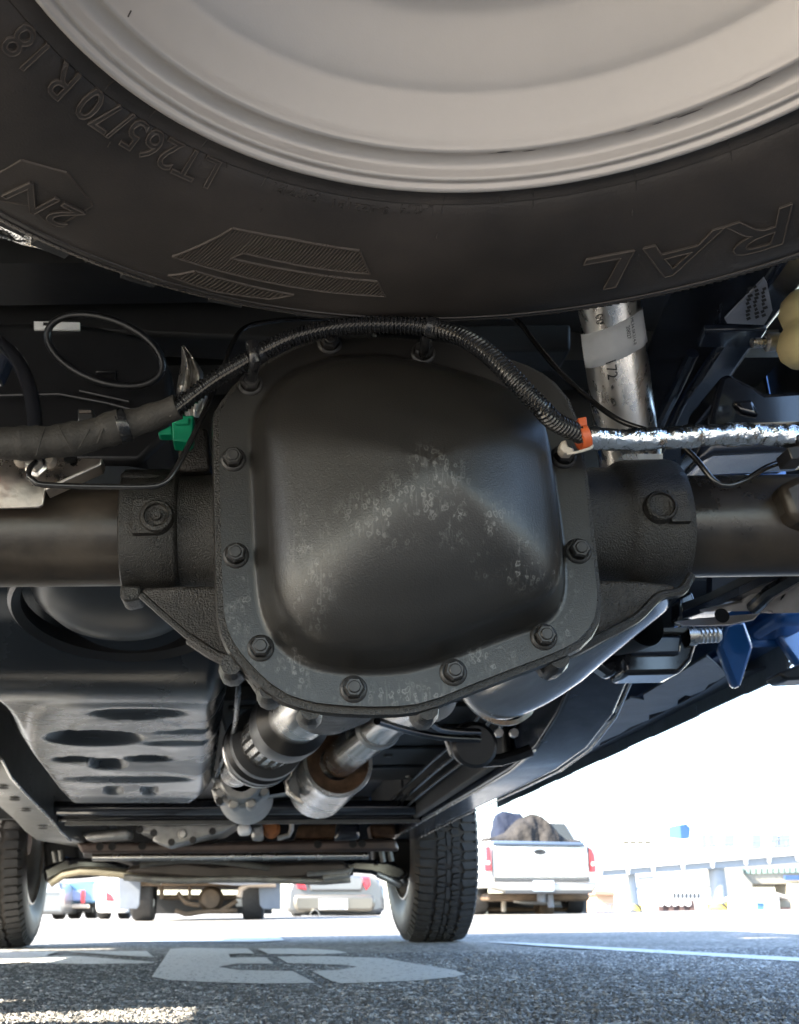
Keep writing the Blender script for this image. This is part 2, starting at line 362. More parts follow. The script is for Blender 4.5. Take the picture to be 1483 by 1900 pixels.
# ================================================================== spare wheel
SPC, SPZ = Vector((.12, .30)), .532
spare = thing('spare_wheel', 'silver spare wheel with black all terrain tyre hung flat under the truck bed', 'spare wheel', (SPC.x, SPC.y, SPZ))
rim_prof = [(.2478, .012), (.2478, -.0015), (.2470, -.0035), (.2455, -.0045), (.2440, -.0042), (.2431, -.0030), (.2427, -.0012), (.2421, -.0002), (.2408, -.0001), (.2398, -.0008), (.2388, -.0010), (.2379, -.0004), (.2374, .0010), (.2368, .0050), (.2355, .0080), (.2330, .0098), (.2300, .0104), (.2282, .0100), (.2268, .0094), (.2256, .0096), (.2246, .0110), (.2238, .0135), (.2215, .0180), (.2180, .0246), (.2140, .0320), (.2112, .0370), (.2100, .0389), (.2088, .0402), (.2072, .0418), (.2050, .0444), (.2010, .0494), (.1960, .0559), (.1900, .0639), (.1850, .0704), (.1830, .0727), (.1808, .0747), (.1780, .0767), (.1740, .0793), (.1680, .083), (.1560, .089), (.1400, .094), (.09, .10), (.04, .10), (0, .10)]
bm = B(); lathe(bm, rim_prof, (SPC.x, SPC.y, SPZ), (0, 0, 1), 160)
build('rim', bm, M_rim, spare, ang=75)
rs = random.Random(21)
for k in range(16):      # rubbed scuffs in the bead groove, right of centre
    a0_ = R_(90 - rs.choice((6, 8, 30, 33, 36, 40, -2, 52, 24)) + rs.uniform(-3, 3)); ln = R_(rs.uniform(.6, 3.5)); r_ = rs.choice((.2272, .2290, .2300)) + rs.uniform(-.0006, .0006)
    bm = B(); wd = rs.uniform(.0002, .0006); pr_ = []
    zr = lambda r: next(z0 + (z1 - z0) * (r - r0) / (r1 - r0) for (r0, z0), (r1, z1) in zip(rim_prof, rim_prof[1:]) if min(r0, r1) <= r <= max(r0, r1) and r0 != r1)
    for i in range(9):
        a = a0_ + ln * i / 8; w_ = wd * math.sin(math.pi * (i + .4) / 8.8) + .00005
        pr_.append([bm.verts.new((SPC.x + q * math.cos(a), SPC.y + q * math.sin(a), SPZ + zr(q) - .00025)) for q in (r_ - w_, r_ + w_)])
    for a, b_ in zip(pr_, pr_[1:]): bm.faces.new((a[0], a[1], b_[1], b_[0]))
    build('scuff', bm, M_scuff, spare.children[0])
SW = [(.2460, .006), (.2476, .0012), (.2495, -.0008), (.2530, -.0012), (.2555, -.0030), (.2573, -.0042), (.2583, -.0036), (.2592, -.0044), (.2605, -.0062), (.2680, -.0098), (.2800, -.0150), (.300, -.0208), (.325, -.0247), (.345, -.0256), (.360, -.0243), (.3700, -.0208), (.3770, -.0155), (.3785, -.0150), (.3795, -.0128), (.3840, -.0080), (.3890, .0010), (.3925, .0150), (.3930, .03)]
def zsw(r):
    for (a, za), (b, zb) in zip(SW, SW[1:]):
        if a <= r <= b: return za + (zb - za) * (r - a) / (b - a)
    return SW[-1][1] if r > SW[-1][0] else SW[0][1]
top = [(r, .225 - z) for r, z in SW[::-1]]
bm = B(); lathe(bm, SW + top, (SPC.x, SPC.y, SPZ), (0, 0, 1), 180)
tyre = build('tyre', bm, M_rubber, spare, ang=50)

TREAD_PITCH = 38
def tread_blocks(bm, R, Wd, org, axis, u, depth=.016, pitches=TREAD_PITCH):
    """blocks wrapped round the carcass: shoulder lugs, two rows of paired pentagons, a slim centre spine"""
    org, axis, u = Vector(org), Vector(axis).normalized(), Vector(u).normalized(); v = axis.cross(u)
    pats = []
    for k in (0, 1):
        w1 = .055 * (1 if k else -.2)
        pats.append([(-.50, k + .08), (-.275 + w1, k + .06), (-.245, k + .5), (-.275, k + .91), (-.50, k + .93)])
        pats.append([(.50, k + .38), (.275 - w1, k + .36), (.245, k + .8), (.275, k + 1.21), (.50, k + 1.23)])
    pats.append([(-.215, .10), (-.045, .30), (-.055, .72), (-.185, .95), (-.205, .55)])
    pats.append([(-.180, 1.08), (-.050, .84), (-.035, 1.30), (-.065, 1.62), (-.215, 1.50)])
    pats.append([(-.200, 1.60), (-.075, 1.72), (-.05, 2.10), (-.07, 2.20), (-.21, 2.02)])
    pats.append([(.215, 1.10), (.055, 1.30), (.065, 1.72), (.180, 1.95), (.205, 1.55)])
    pats.append([(.180, .08), (.060, -.16), (.035, .30), (.065, .62), (.215, .50)])
    pats.append([(.205, .60), (.085, .74), (.06, 1.12), (.08, 1.20), (.205, 1.02)])
    pats.append([(-.042, .02), (.030, .12), (.045, 1.0), (.030, 1.88), (-.03, 1.80), (-.045, .9)])
    for i in range(pitches):
        for pat in pats:
            jit = random.uniform(-.02, .02)
            lo, mid = [], []
            mq = sum(q for s, q in pat) / len(pat); ms = sum(s for s, q in pat) / len(pat)
            for s, q in pat:
                q = mq + (q - mq) * (.89 if abs(ms) > .25 else .80); s = ms + (s - ms) * (.96 if abs(ms) > .25 else .86)
                th = 2 * math.pi * (i + (q + jit) / 2) / pitches
                d = u * math.cos(th) + v * math.sin(th)
                drop = (max(0, abs(s) - .36) / .14) ** 2 * .009
                lo.append(org + axis * (s * Wd * 1.01) + d * (R - depth - drop * .6))
                mid.append(org + axis * (s * Wd) + d * (R - drop))
            n = len(pat)
            faces(bm, lo + mid, [tuple(range(n, 2 * n))] + [(a, (a + 1) % n, n + (a + 1) % n, n + a) for a in range(n)])
bm = B(); tread_blocks(bm, .4030, .185, (SPC.x, SPC.y, SPZ + .1125), (0, 0, 1), (1, 0, 0))
for k in range(76):     # lugs running over the shoulder onto the sidewall
    th = 2 * math.pi * (k + .5 + (.12 if k % 2 else 0)) / 76; d = Vector((math.cos(th), math.sin(th), 0)); t = Vector((-d.y, d.x, 0))
    obox(bm, Vector((SPC.x, SPC.y, SPZ + .0085)) + d * .3945, t * (.0125 if k % 2 else .0100), d * (.0080 if k % 2 else .0065), (0, 0, .011 if k % 2 else .009))
build('tread', bm, M_tread, tyre, ang=30)

SIDE = []
def side_pt(a, r, h=.0): return Vector((SPC.x + r * math.cos(a), SPC.y + r * math.sin(a), SPZ + zsw(r) - h))
def ang_of(px, py, dz=-.02):
    p = P(px, py, Z=SPZ + dz); return math.atan2(p.y - SPC.y, p.x - SPC.x), (Vector((p.x, p.y)) - SPC).length
def side_text(s, a0, a1, r0, r1, h=.0010, slant=0.0, res=3, name='lettering'):
    """raised lettering wrapped round the sidewall: base line at r0, cap line at r1, from angle a0 to a1"""
    vs, fs, (x0, x1, y0, y1) = text_geo(s, 1.0, .01, res)
    bm = B(); out = []
    for v in vs:
        fu = (v.x - x0) / (x1 - x0); fv = (v.y - y0) / (y1 - y0)
        a = a0 + (a1 - a0) * fu + slant * (fv - .5); r = r0 + (r1 - r0) * fv
        out.append(side_pt(a, r, h if v.z > 0 else -.0006))
    faces(bm, out, fs); o_ = build(name, bm, M_rubber, tyre, ang=30)
    if res == 1: return o_
    ol = .00034 / (r1 - r0) * (y1 - y0)
    vs, fs, _ = text_geo(s, 1.0, 0, res, outline=ol); bm = B(); out = []
    for v in vs:
        fu = (v.x - x0) / (x1 - x0); fv = (v.y - y0) / (y1 - y0)
        out.append(side_pt(a0 + (a1 - a0) * fu + slant * (fv - .5), r0 + (r1 - r0) * fv, h + v.z / ol * .0004))
    faces(bm, out, fs); build('lettering_edge', bm, M_edge, tyre, ang=60)
    return o_
D_ = math.radians
side_text('LT265/70 R 18', D_(124.2), D_(155.6), .2570, .2735, .0016)
for t_, x0_, y0_, x1_, y1_ in (('L-42.74', 805, 397, 742, 400), ('S-4221B1', 722, 398, 618, 384), ('15-0784B1', 598, 378, 508, 356)):
    s0, q0 = ang_of(x0_, y0_, -.010); s1, q1 = ang_of(x1_, y1_, -.010); q_ = (q0 + q1) / 2
    side_text(t_, s0, s1, q_ - .0022, q_ + .0022, .0007, res=1)
side_text('GENERAL', D_(17.5), D_(75.0), .3035, .3375, .0016, slant=.045)
bm = B()      # fine moulded ribs round the shoulder, too small to pick apart
for k in range(460):
    a = 2 * math.pi * k / 460
    if math.sin(a) < -.2: continue
    pts = [side_pt(a, .3675, .0003), side_pt(a + .010, .3765, .0003)]
    pts2 = [side_pt(a + .0035, .3675, .0003), side_pt(a + .0135, .3765, .0003)]
    m_ = [side_pt(a + .00175, .3675, .0014), side_pt(a + .01175, .3765, .0014)]
    faces(bm, pts + m_ + pts2, [(0, 1, 3, 2), (2, 3, 5, 4)])
build('shoulder_rib', bm, M_rubber, tyre, ang=20, kind='stuff')
for r_, h_ in ((.3585, .0008), (.3655, .0008)):
    bm = B(); lathe(bm, [(r_ - .0007, zsw(r_ - .0007) + .0003), (r_ - .0002, zsw(r_) - h_), (r_ + .0002, zsw(r_) - h_), (r_ + .0007, zsw(r_ + .0007) + .0003)], (SPC.x, SPC.y, SPZ), (0, 0, 1), 180); build('mould_line', bm, M_rubber, tyre, ang=20)
# angular hatched chevron (three slanted bands of ribs, with raised outlines)
def uv(px, py, dz=-.023): return ang_of(px, py, dz)
def side_band(out_px, ribs, hatch=((-1, 1))):
    bm = B()
    q = [uv(*p) for p in out_px]; n = len(q)
    def bar(A, Bq, wd, h):
        m = max(2, int(abs(A[0] - Bq[0]) / .02) + 1)
        prev = None
        for i in range(m + 1):
            f = i / m; a = A[0] + (Bq[0] - A[0]) * f; r = A[1] + (Bq[1] - A[1]) * f
            da, dr = (Bq[0] - A[0]) * r, Bq[1] - A[1]; ln = math.hypot(da, dr) or 1
            na, nr = -dr / ln, da / ln
            ring = []
            for sgn, hh in ((-1, -.0005), (-.5, h), (.5, h), (1, -.0005)):
                rr = r + nr * wd * sgn; aa = a + na * wd * sgn / r
                ring.append(bm.verts.new(side_pt(aa, rr, hh)))
            if prev:
                for k in range(3): bm.faces.new((prev[k], prev[k + 1], ring[k + 1], ring[k]))
            prev = ring
    for i in range(n): bar(q[i], q[(i + 1) % n], .00075, .0012)
    for A, Bq in ribs: bar(uv(*A), uv(*Bq), .00045, .0008)
    return build('emblem', bm, M_edge, tyre, ang=20)
def hatch_ribs(poly_px, n, dx, dy):
    """ribs inside a polygon, all along direction (dx, dy), clipped against its edges"""
    nx, ny = -dy, dx; ds = [p[0] * nx + p[1] * ny for p in poly_px]; lo, hi = min(ds), max(ds); out = []
    for i in range(1, n):
        d = lo + (hi - lo) * i / n; hits = []
        for (ax, ay), (bx, by) in zip(poly_px, poly_px[1:] + poly_px[:1]):
            da, db = ax * nx + ay * ny - d, bx * nx + by * ny - d
            if da * db < 0:
                f = da / (da - db); hits.append((ax + (bx - ax) * f, ay + (by - ay) * f))
        hits.sort(key=lambda h: h[0] * dx + h[1] * dy)
        for k in range(0, len(hits) - 1, 2): out.append((hits[k], hits[k + 1]))
    return out
pa = [(320, 470), (432, 433), (540, 455), (668, 476), (687, 509), (600, 500), (452, 470), (428, 477), (540, 500), (700, 520), (715, 544), (600, 535), (450, 507)]
side_band(pa, hatch_ribs(pa, 62, 1, -.72))
pb = [(312, 505), (362, 496), (430, 515), (545, 540), (500, 548), (400, 535)]
side_band(pb, hatch_ribs(pb, 26, 1, -.72))
# six-sided badge with two characters
hx = [(40, 296), (124, 323), (172, 378), (101, 414), (55, 372), (-60, 352), (-60, 340)]
bm = B(); q = [uv(*p) for p in hx]
cq = (sum(a for a, r in q) / len(q), sum(r for a, r in q) / len(q))
vtop = [side_pt(a, r, .0012) for a, r in q]; vbot = [side_pt(a, r, -.001) for a, r in q]
n = len(q); faces(bm, vtop + vbot + [side_pt(*cq, .0012)], [(i, (i + 1) % n, 2 * n) for i in range(n)] + [(i, (i + 1) % n, n + (i + 1) % n, n + i) for i in range(n)])
badge = build('emblem', bm, M_rubber, tyre, ang=25)
side_band(hx, [])
side_text('2N', D_(134.6), D_(141.6), .3225, .3425, .0026, slant=.01)
# thin mould seams across the bead and vent whiskers
for px in (110, 245, 380, 520, 672, 835, 995, 1170, 1340):
    a, r = ang_of(px, 345 - abs(px - 790) * .18, -.004)
    bm = B(); tube(bm, [side_pt(a, .2495, .0004), side_pt(a, .2530, .0005), side_pt(a, .2580, .0004), side_pt(a + .003, .2625, .0004)], .0003, 5); build('mould_seam', bm, M_rubber, tyre)
for px, py in ((205, 283), (425, 345), (487, 405), (815, 450), (935, 410), (1178, 408), (240, 100), (715, 420)):
    a, r = ang_of(px, py); bm = B(); tube(bm, [side_pt(a, r, -.001), side_pt(a + .004, r + .001, .003)], .0004, 5); build('mould_whisker', bm, M_rubber, tyre)

# ================================================================== pickup truck
TX = -.21
truck = thing('pickup_truck', 'blue pickup truck seen from below, its black rear axle and frame overhead', 'pickup truck', (TX, 2.2, 0))
# ---- bodywork (mostly above the picture; it closes off the sky and throws the shade)
def panel(name, boxes, m, bevel=.0, **k):
    bm = B()
    for b_ in boxes: box(bm, *b_)
    return build(name, bm, m, truck, bevel=bevel, **k)
panel('bed_floor', [(-1.16, .74, -.42, 1.44, .86, .875)] + [(-1.1, .70, y, y + .09, .815, .858) for y in (-.1, .32, .74, 1.05, 1.30)], M_under)
panel('bed_side', [(-1.22, -1.165, -.45, .28, .58, 1.42), (-1.22, -1.165, .28, 1.28, .875, 1.42), (-1.22, -1.165, 1.245, 1.45, .52, 1.42)], M_under, .01)
panel('bed_side', [(.745, .80, -.45, .28, .58, 1.42), (.745, .80, .28, 1.28, .94, 1.42), (.745, .80, 1.28, 1.45, .52, 1.42)], M_under, .01)
panel('tailgate', [(-1.16, .74, -.45, -.425, .62, 1.42)], M_under, .01)
panel('bed_front', [(-1.16, .74, 1.425, 1.448, .70, 1.42)], M_under, .01)
panel('rear_bumper', [(-1.2, .78, -.62, -.47, .56, .72)], M_steel, .02)
panel('cab_floor', [(-1.10, .68, 1.50, 4.05, .56, .58)], M_under)
panel('cab', [(-1.22, -1.15, 1.50, 3.95, .50, 1.25), (.73, .80, 1.52, 3.95, .50, 1.25), (-1.15, .73, 1.50, 1.53, .58, 1.9), (-1.05, .63, 1.50, 3.3, 1.86, 1.92)], M_blue, .02)
panel('cab_glass', [(-1.16, -1.10, 1.6, 3.4, 1.25, 1.86), (.66, .72, 1.6, 3.4, 1.25, 1.86), (-1.0, .6, 3.3, 3.32, 1.2, 1.86)], mat('dark_glass', (.02, .025, .03), .08), 0)
panel('hood', [(-1.1, .68, 3.95, 5.12, 1.02, 1.16), (-1.2, -1.14, 3.95, 5.12, .92, 1.05), (.72, .78, 3.95, 5.12, .92, 1.05), (-1.15, .73, 5.10, 5.18, .42, 1.05)], M_blue, .02)
panel('side_step', [(-1.36, -1.215, 1.35, 2.80, .36, .42), (-1.36, -1.215, 3.06, 3.85, .36, .42), (-1.215, -1.20, 1.35, 2.80, .36, .52), (-1.215, -1.20, 3.06, 3.85, .36, .52), (-1.36, -1.34, 2.80, 3.06, .36, .42)], M_black, .004)  # unseen; its gap is shaped to let strips of sun reach the ground
# inner wheel houses, dark
for b_ in ((-1.16, -.86, 3.75, 3.80, .42, 1.0), (.46, .73, 3.82, 3.86, .47, 1.0), (-.86, -.84, 3.75, 5.0, .5, 1.0), (.44, .46, 3.8, 5.0, .5, 1.0), (-1.165, -.75, 1.36, 1.39, .50, .90)): panel('wheel_house_or_blocker', [b_], M_under)

bm = B(); prism(bm, PP([(1322, 1030), (1390, 1030), (1390, 1104), (1322, 1104)], 1.37), (0, .02, 0)); build('wheel_house_or_blocker', bm, M_under, truck)  # added dark panel that blocks a bright sky gap; no real wheel house
# ---- rear axle: housing, tubes, cover, bolts
YF = .700
flange_px = [(406, 775), (407, 850), (409, 940), (411, 1021), (413, 1085), (416, 1139), (422, 1165), (433, 1190), (446, 1210), (462, 1228), (482, 1249), (503, 1268), (534, 1288), (560, 1297), (590, 1304), (640, 1309), (690, 1311), (740, 1310), (775, 1306), (816, 1294), (880, 1268), (944, 1243), (1000, 1222), (1040, 1206), (1070, 1190), (1092, 1168), (1104, 1145), (1108, 1120), (1108, 1095), (1104, 1060), (1100, 1021), (1091, 940), (1082, 867), (1074, 815), (1064, 775), (1051, 742), (1026, 712), (1002, 694), (975, 680), (930, 664), (885, 652), (840, 641), (790, 634), (740, 630), (690, 628), (640, 629), (600, 633), (560, 643), (525, 660), (495, 676), (465, 698), (441, 718), (422, 744), (411, 760)]
fl = [P(x, y, YF) for x, y in flange_px]
cen = P(752, 975, YF)
bm = B()
# cast carrier: lofted rings from the flange back to the pinion nose
def ring_of(scale, Y, cz=0.0, cx=0.0):
    return [Vector((cen.x + cx + (p.x - cen.x) * scale, Y, cen.z + cz + (p.z - cen.z) * scale)) for p in fl]
rings = [ring_of(1.0, YF + .0062), ring_of(1.035, YF + .0064), ring_of(1.045, YF + .012), ring_of(1.035, YF + .018), ring_of(.985, YF + .022), ring_of(.96, YF + .06), ring_of(.85, YF + .12, .0), ring_of(.60, YF + .20, -.02, -.01), ring_of(.36, YF + .30, -.035, -.02), ring_of(.30, YF + .40, -.045, -.03)]
n = len(fl)
allv = [v for r in rings for v in r]
fs = [tuple(range(n))] + [(k * n + i, k * n + (i + 1) % n, (k + 1) * n + (i + 1) % n, (k + 1) * n + i) for k in range(len(rings) - 1) for i in range(n)]
faces(bm, allv, fs)
# bosses cast into the flange rim
for x, y in ((575, 1322), (790, 1322), (430, 1240), (500, 1284), (1030, 1228)):
    p = P(x, y, YF + .022); lathe(bm, [(0, -.012), (.007, -.012), (.009, .0), (.009, .02), (0, .03)], p, (0, 1, 0), 10)
axle = build('rear_axle', bm, M_cast, truck, ang=40, label='black cast rear axle with bulging differential housing')
YA = .800
tl, tr = P(-260, 994, YA), P(1760, 973, YA)
rad = .0400
pl, pr = P(225, 993, YA), P(1285, 977, YA)
ax = (pr - pl).normalized()
for a, b_ in ((P(-420, 999, YA), P(330, 992, YA)), (P(1180, 978, YA), P(1800, 970, YA))):
    bm = B(); tube(bm, [a, b_], rad, 64); build('axle_tube', bm, M_tubeb, axle, ang=60)
# cast trumpet ends, left and right
def at(x, y): return P(x, y, YA)
def bell(prof, xs, ys, name):
    bm = B(); o_ = at(xs, ys)
    lathe(bm, prof, o_, ax, 72); return build(name, bm, M_cast, axle, ang=40)
s_ = (at(500, 985) - at(400, 985)).length / 100
bell([(.040, 0), (.0500, 0), (.0515, .0012), (.0515, .040), (.0500, .0425), (.0465, .0440), (.0455, .052), (.047, .072), (.060, .100), (.070, .13), (.07, .17)], 234, 993, 'trumpet_housing')
bell([(.07, -.145), (.06, -.12), (.050, -.1), (.0478, -.07), (.0478, -.050), (.0500, -.046), (.0520, -.043), (.0535, -.036), (.0535, -.006), (.0520, -.001), (.0495, 0), (.0400, .0015)], 1247, 978, 'trumpet_housing')
# pads with plug holes
def pad(px, py, half, hole, depth, nm, sx=1.25, out=.0552):
    base = P(px, py, YA - out); bm = B()
    lathe(bm, [(half * 1.30, .016), (half * 1.22, .0015), (half * 1.10, -.0006), (hole, -.0010), (hole * .96, -.0016), (hole * .92, .0012), (hole * .6, .0030), (0, .0036)], base + Vector((0, -.0010, 0)), (0, 1, 0), 36)
    obox(bm, base + Vector((half * 1.55 * sx, .0085, 0)), (half * .75, 0, 0), (0, .0080, 0), (0, 0, half * 1.25))
    build(nm, bm, M_cast, axle, bevel=.004, seg=3)
    return base
b1 = pad(290, 957, .0105, .0095, .004, 'plug_boss', -.6)
b2 = pad(1228, 938, .0098, .0098, .004, 'plug_boss', .9, .0580)
bm = B(); lathe(bm, [(.0097, -.0012), (.0094, .0006), (.0080, .0026), (.0045, .0036), (0, .0039)], b2 + Vector((0, -.0004, 0)), (0, 1, 0), 36); build('plug_hole', bm, mat('hole_shade', (.009, .008, .007), .45), axle, ang=80)  # shade inside the hole is put into this darker colour
bm = B(); lathe(bm, [(0, -.0035), (.0036, -.0035), (.0038, -.003), (.0038, 0), (.0065, .0005), (.0068, .002)], b1 + Vector((0, .0006, 0)), (0, 1, 0), 24); build('plug', bm, M_cast, axle)
# triangular cast webs below the trumpets
def web(px, Y0, Y1, nm='cast_web', m=M_castv):
    bm = B(); q = PP(px, Y0); prism(bm, q, (0, Y1 - Y0, 0)); return build(nm, bm, m, axle, bevel=.004, seg=3)
web([(222, 1085), (222, 1108), (232, 1117), (262, 1110), (262, 1085)], .772, .80, 'cast_foot', M_cast)
web([(262, 1090), (266, 1108), (352, 1186), (400, 1218), (440, 1236), (462, 1262), (480, 1290), (480, 1200), (420, 1150), (410, 1086), (330, 1086)], .772, .79)
bm = B(); tube(bm, PP([(262, 1104, .757), (305, 1143, .755), (352, 1183, .752)], .75), .0026, 8); build('cast_rib', bm, M_cast, axle)
bm = B(); tube(bm, PP([(352, 1186, .752), (395, 1214, .745), (430, 1230, .74), (448, 1246, .735), (470, 1254, .73), (492, 1290, .73), (520, 1296, .73)], .75), .0042, 8, step=.004); build('cast_rib', bm, M_castv, axle)
web([(1095, 1076), (1108, 1175), (1120, 1170), (1180, 1140), (1225, 1106), (1262, 1095), (1250, 1084), (1180, 1076)], .772, .79)
bm = B(); tube(bm, PP([(1000, 1242, .728), (1020, 1228, .728), (1065, 1210, .735), (1110, 1186, .745), (1180, 1148, .752), (1222, 1108, .757), (1262, 1098, .76), (1282, 1070, .77)], .75), .0036, 8, step=.004); build('cast_rib', bm, M_cast, axle)
web([(330, 800), (385, 790), (392, 870), (330, 875)], .775, .80)
web([(222, 872), (222, 900), (330, 900), (330, 880), (262, 874)], .76, .79, 'cast_foot', M_cast)

# pressed cover: flat flange plus domed pan
dome_px = [(462, 800), (462, 850), (465, 900), (468, 960), (470, 1021), (473, 1075), (477, 1115), (485, 1150), (499, 1180), (518, 1205), (545, 1226), (575, 1240), (610, 1248), (650, 1252), (700, 1252), (750, 1249), (800, 1237), (850, 1219), (900, 1200), (950, 1181), (990, 1168), (1018, 1156), (1036, 1140), (1046, 1120), (1050, 1095), (1050, 1060), (1046, 1010), (1040, 960), (1033, 910), (1026, 860), (1018, 820), (1006, 788), (990, 765), (968, 742), (940, 722), (905, 705), (860, 689), (810, 674), (760, 662), (710, 655), (660, 653), (610, 659), (570, 671), (535, 688), (505, 712), (484, 740), (470, 768)]
dm = [P(x, y, YF) for x, y in dome_px]
peak = P(775, 930, YF); H0 = .090
Nd = 220
def resample(loop, n):
    L = [0]; m = len(loop)
    for i in range(m): L.append(L[-1] + (loop[(i + 1) % m] - loop[i]).length)
    out = []
    for k in range(n):
        d = L[-1] * k / n
        i = max(j for j in range(m) if L[j] <= d); f = (d - L[i]) / (L[i + 1] - L[i])
        out.append(loop[i].lerp(loop[(i + 1) % m], f))
    return out
def smooth_loop(lp, it):
    for _ in range(it): lp = [(lp[i - 1] + lp[i] * 2 + lp[(i + 1) % len(lp)]) / 4 for i in range(len(lp))]
    return lp
dmr = smooth_loop(resample(dm, Nd), 6); 
flr = []
for p in dmr:       # matching flange points along rays from the centre
    d = Vector((p.x - cen.x, 0, p.z - cen.z)).normalized(); best = None
    m = len(fl)
    for i in range(m):
        a, b_ = fl[i], fl[(i + 1) % m]
        ex, ez = b_.x - a.x, b_.z - a.z; det = d.x * (-ez) + d.z * ex
        if abs(det) < 1e-12: continue
        wx, wz = a.x - cen.x, a.z - cen.z
        t = (wx * (-ez) + wz * ex) / det; s = (d.x * wz - d.z * wx) / det
        if t > 0 and -1e-6 <= s <= 1 + 1e-6: best = t if best is None else min(best, t)
    flr.append(Vector((cen.x + d.x * best, YF, cen.z + d.z * best)))
prof = []   # (radial fraction from peak, height fraction)
def dome_h(s, wall):
    """s: 1 at the foot, 0 at the peak; wall is the shoulder height there"""
    if s > .97:
        f = (1 - s) / .03; return wall * .16 * f * f
    if s > .90:
        f = (.97 - s) / .07; return wall * (.16 + .62 * f)
    if s > .80:
        f = (.90 - s) / .10; return wall * (.78 + .22 * (1 - (1 - f) ** 2))
    f = 1 - s / .80
    f2 = f * f * (3 - 2 * f) * .45 + f * .55
    return wall + (H0 - wall) * (f2 if f < .9 else f2)
S = [1, .985, .97, .955, .94, .92, .90, .88, .86, .83, .80, .75, .7, .64, .58, .5, .42, .34, .26, .18, .1, .04]
bm = B(); rr = []
rr.append([bm.verts.new(p + Vector((0, .0058, 0))) for p in flr])
rr.append([bm.verts.new(p) for p in flr])
rr.append([bm.verts.new(p.lerp(q, .9)) for p, q in zip(flr, dmr)])
walls = []
for i, p in enumerate(dmr):
    fx = max(0, min(1, (p.z - P(750, 1250, YF).z) / (P(750, 655, YF).z - P(750, 1250, YF).z)))
    fr = max(0, min(1, (p.x - P(470, 950, YF).x) / (P(1050, 950, YF).x - P(470, 950, YF).x)))
    walls.append(.036 * (1 - .50 * max(0, (fx - .72) / .28)) * (.9 + .25 * fr))
for s in S:
    rr.append([bm.verts.new(Vector((peak.x + (p.x - peak.x) * s, YF - dome_h(s, wl), peak.z + (p.z - peak.z) * s))) for p, wl in zip(dmr, walls)])
pv = bm.verts.new(Vector((peak.x, YF - H0, peak.z)))
for a, b_ in zip(rr, rr[1:]):
    for k in range(Nd): bm.faces.new((a[k], a[(k + 1) % Nd], b_[(k + 1) % Nd], b_[k]))
for k in range(Nd): bm.faces.new((rr[-1][k], rr[-1][(k + 1) % Nd], pv))
# relax the pan so the ridges stay soft
inner = [v for r in rr[11:] for v in r] + [pv]
for _ in range(75):
    new = {}
    for v in inner:
        nb = [e.other_vert(v).co for e in v.link_edges]; a = sum(nb, Vector()) / len(nb)
        new[v] = v.co.y * .5 + a.y * .5
    for v, y in new.items(): v.co.y = y
lo = Vector((min(v.co[i] for v in bm.verts) for i in range(3))); hi = Vector((max(v.co[i] for v in bm.verts) for i in range(3))); cc = (lo + hi) / 2
def zc(x, y, Y=.655): 
    p = P(x, y, Y) - cc; return (p.x, p.y, p.z)
COVER_ZONES = [(zc(720, 940, .62), (.048, .06, .026)), (zc(800, 895, .62), (.032, .06, .036)), (zc(880, 960, .63), (.040, .06, .022)), (zc(965, 1030, .64), (.036, .06, .022)), (zc(1015, 1060, .67), (.018, .06, .020)), (zc(575, 1050, .66), (.020, .06, .050)),
               (zc(760, 1290, .70), (.075, .02, .012)), (zc(905, 1225, .70), (.026, .02, .016)), (zc(520, 1240, .70), (.030, .02, .03)), (zc(1050, 1130, .70), (.014, .02, .04)), (zc(442, 1120, .70), (.012, .02, .05))]
M_cover = cover_mat()
build('differential_cover', bm, M_cover, axle, ang=50)
# hex flange bolts
bm = B(); nrm = (0, -1, 0)
lathe(bm, [(.0090, -.0004), (.0090, .0012), (.0082, .0022), (.0072, .0026)], (0, 0, 0), nrm, 28)
def hexring(r, t): return [Vector((r * math.cos(math.pi / 3 * k + .3), -t, r * math.sin(math.pi / 3 * k + .3))) for k in range(6)]
h = [hexring(.0070, .0024), hexring(.0070, .0074), hexring(.0058, .0088)]
faces(bm, [v for r in h for v in r], [(k * 6 + i, k * 6 + (i + 1) % 6, (k + 1) * 6 + (i + 1) % 6, (k + 1) * 6 + i) for k in (0, 1) for i in range(6)] + [tuple(range(12, 18))])
lathe(bm, [(.0042, .0086), (.0040, .0096), (.0034, .0101), (0, .0101)], (0, 0, 0), nrm, 20)
bmesh.ops.recalc_face_normals(bm, faces=bm.faces[:])
bolt_me = bpy.data.meshes.new('bolt'); bm.to_mesh(bolt_me); bm.free(); bolt_me.materials.append(M_bolt)
for p in bolt_me.polygons: p.use_smooth = True
bolt_me.set_sharp_from_angle(angle=R_(32))
for i, (x, y) in enumerate(((433, 853), (438, 1031), (484, 1203), (656, 1279), (841, 1248), (1009, 1182), (1073, 1023), (1046, 848), (465, 714), (612, 638), (785, 656))):
    o_ = put('bolt', bolt_me, axle, P(x, y, YF), (0, random.uniform(0, 1), 0))

# ---- wiring harness over the cover
har = thing  # (part, not a thing)
cpath = PP([(318, 766, .690), (345, 744, .688), (400, 703, .682), (450, 673, .676), (500, 645, .670), (560, 621, .665), (640, 606, .660), (720, 603, .655), (790, 607, .650), (850, 622, .642), (900, 652, .632), (950, 700, .625), (1000, 752, .628), (1030, 782, .640), (1078, 806, .655)], .66)
pitch = .0030
def corr(l, L):
    f = (l % pitch) / pitch; return .0066 if f < .5 else .0055
bm = B(); tube(bm, cpath, corr, 20, step=.00075)
harness = build('wiring_harness', bm, M_conduit, truck, ang=25, label='black corrugated conduit looped over the differential cover')
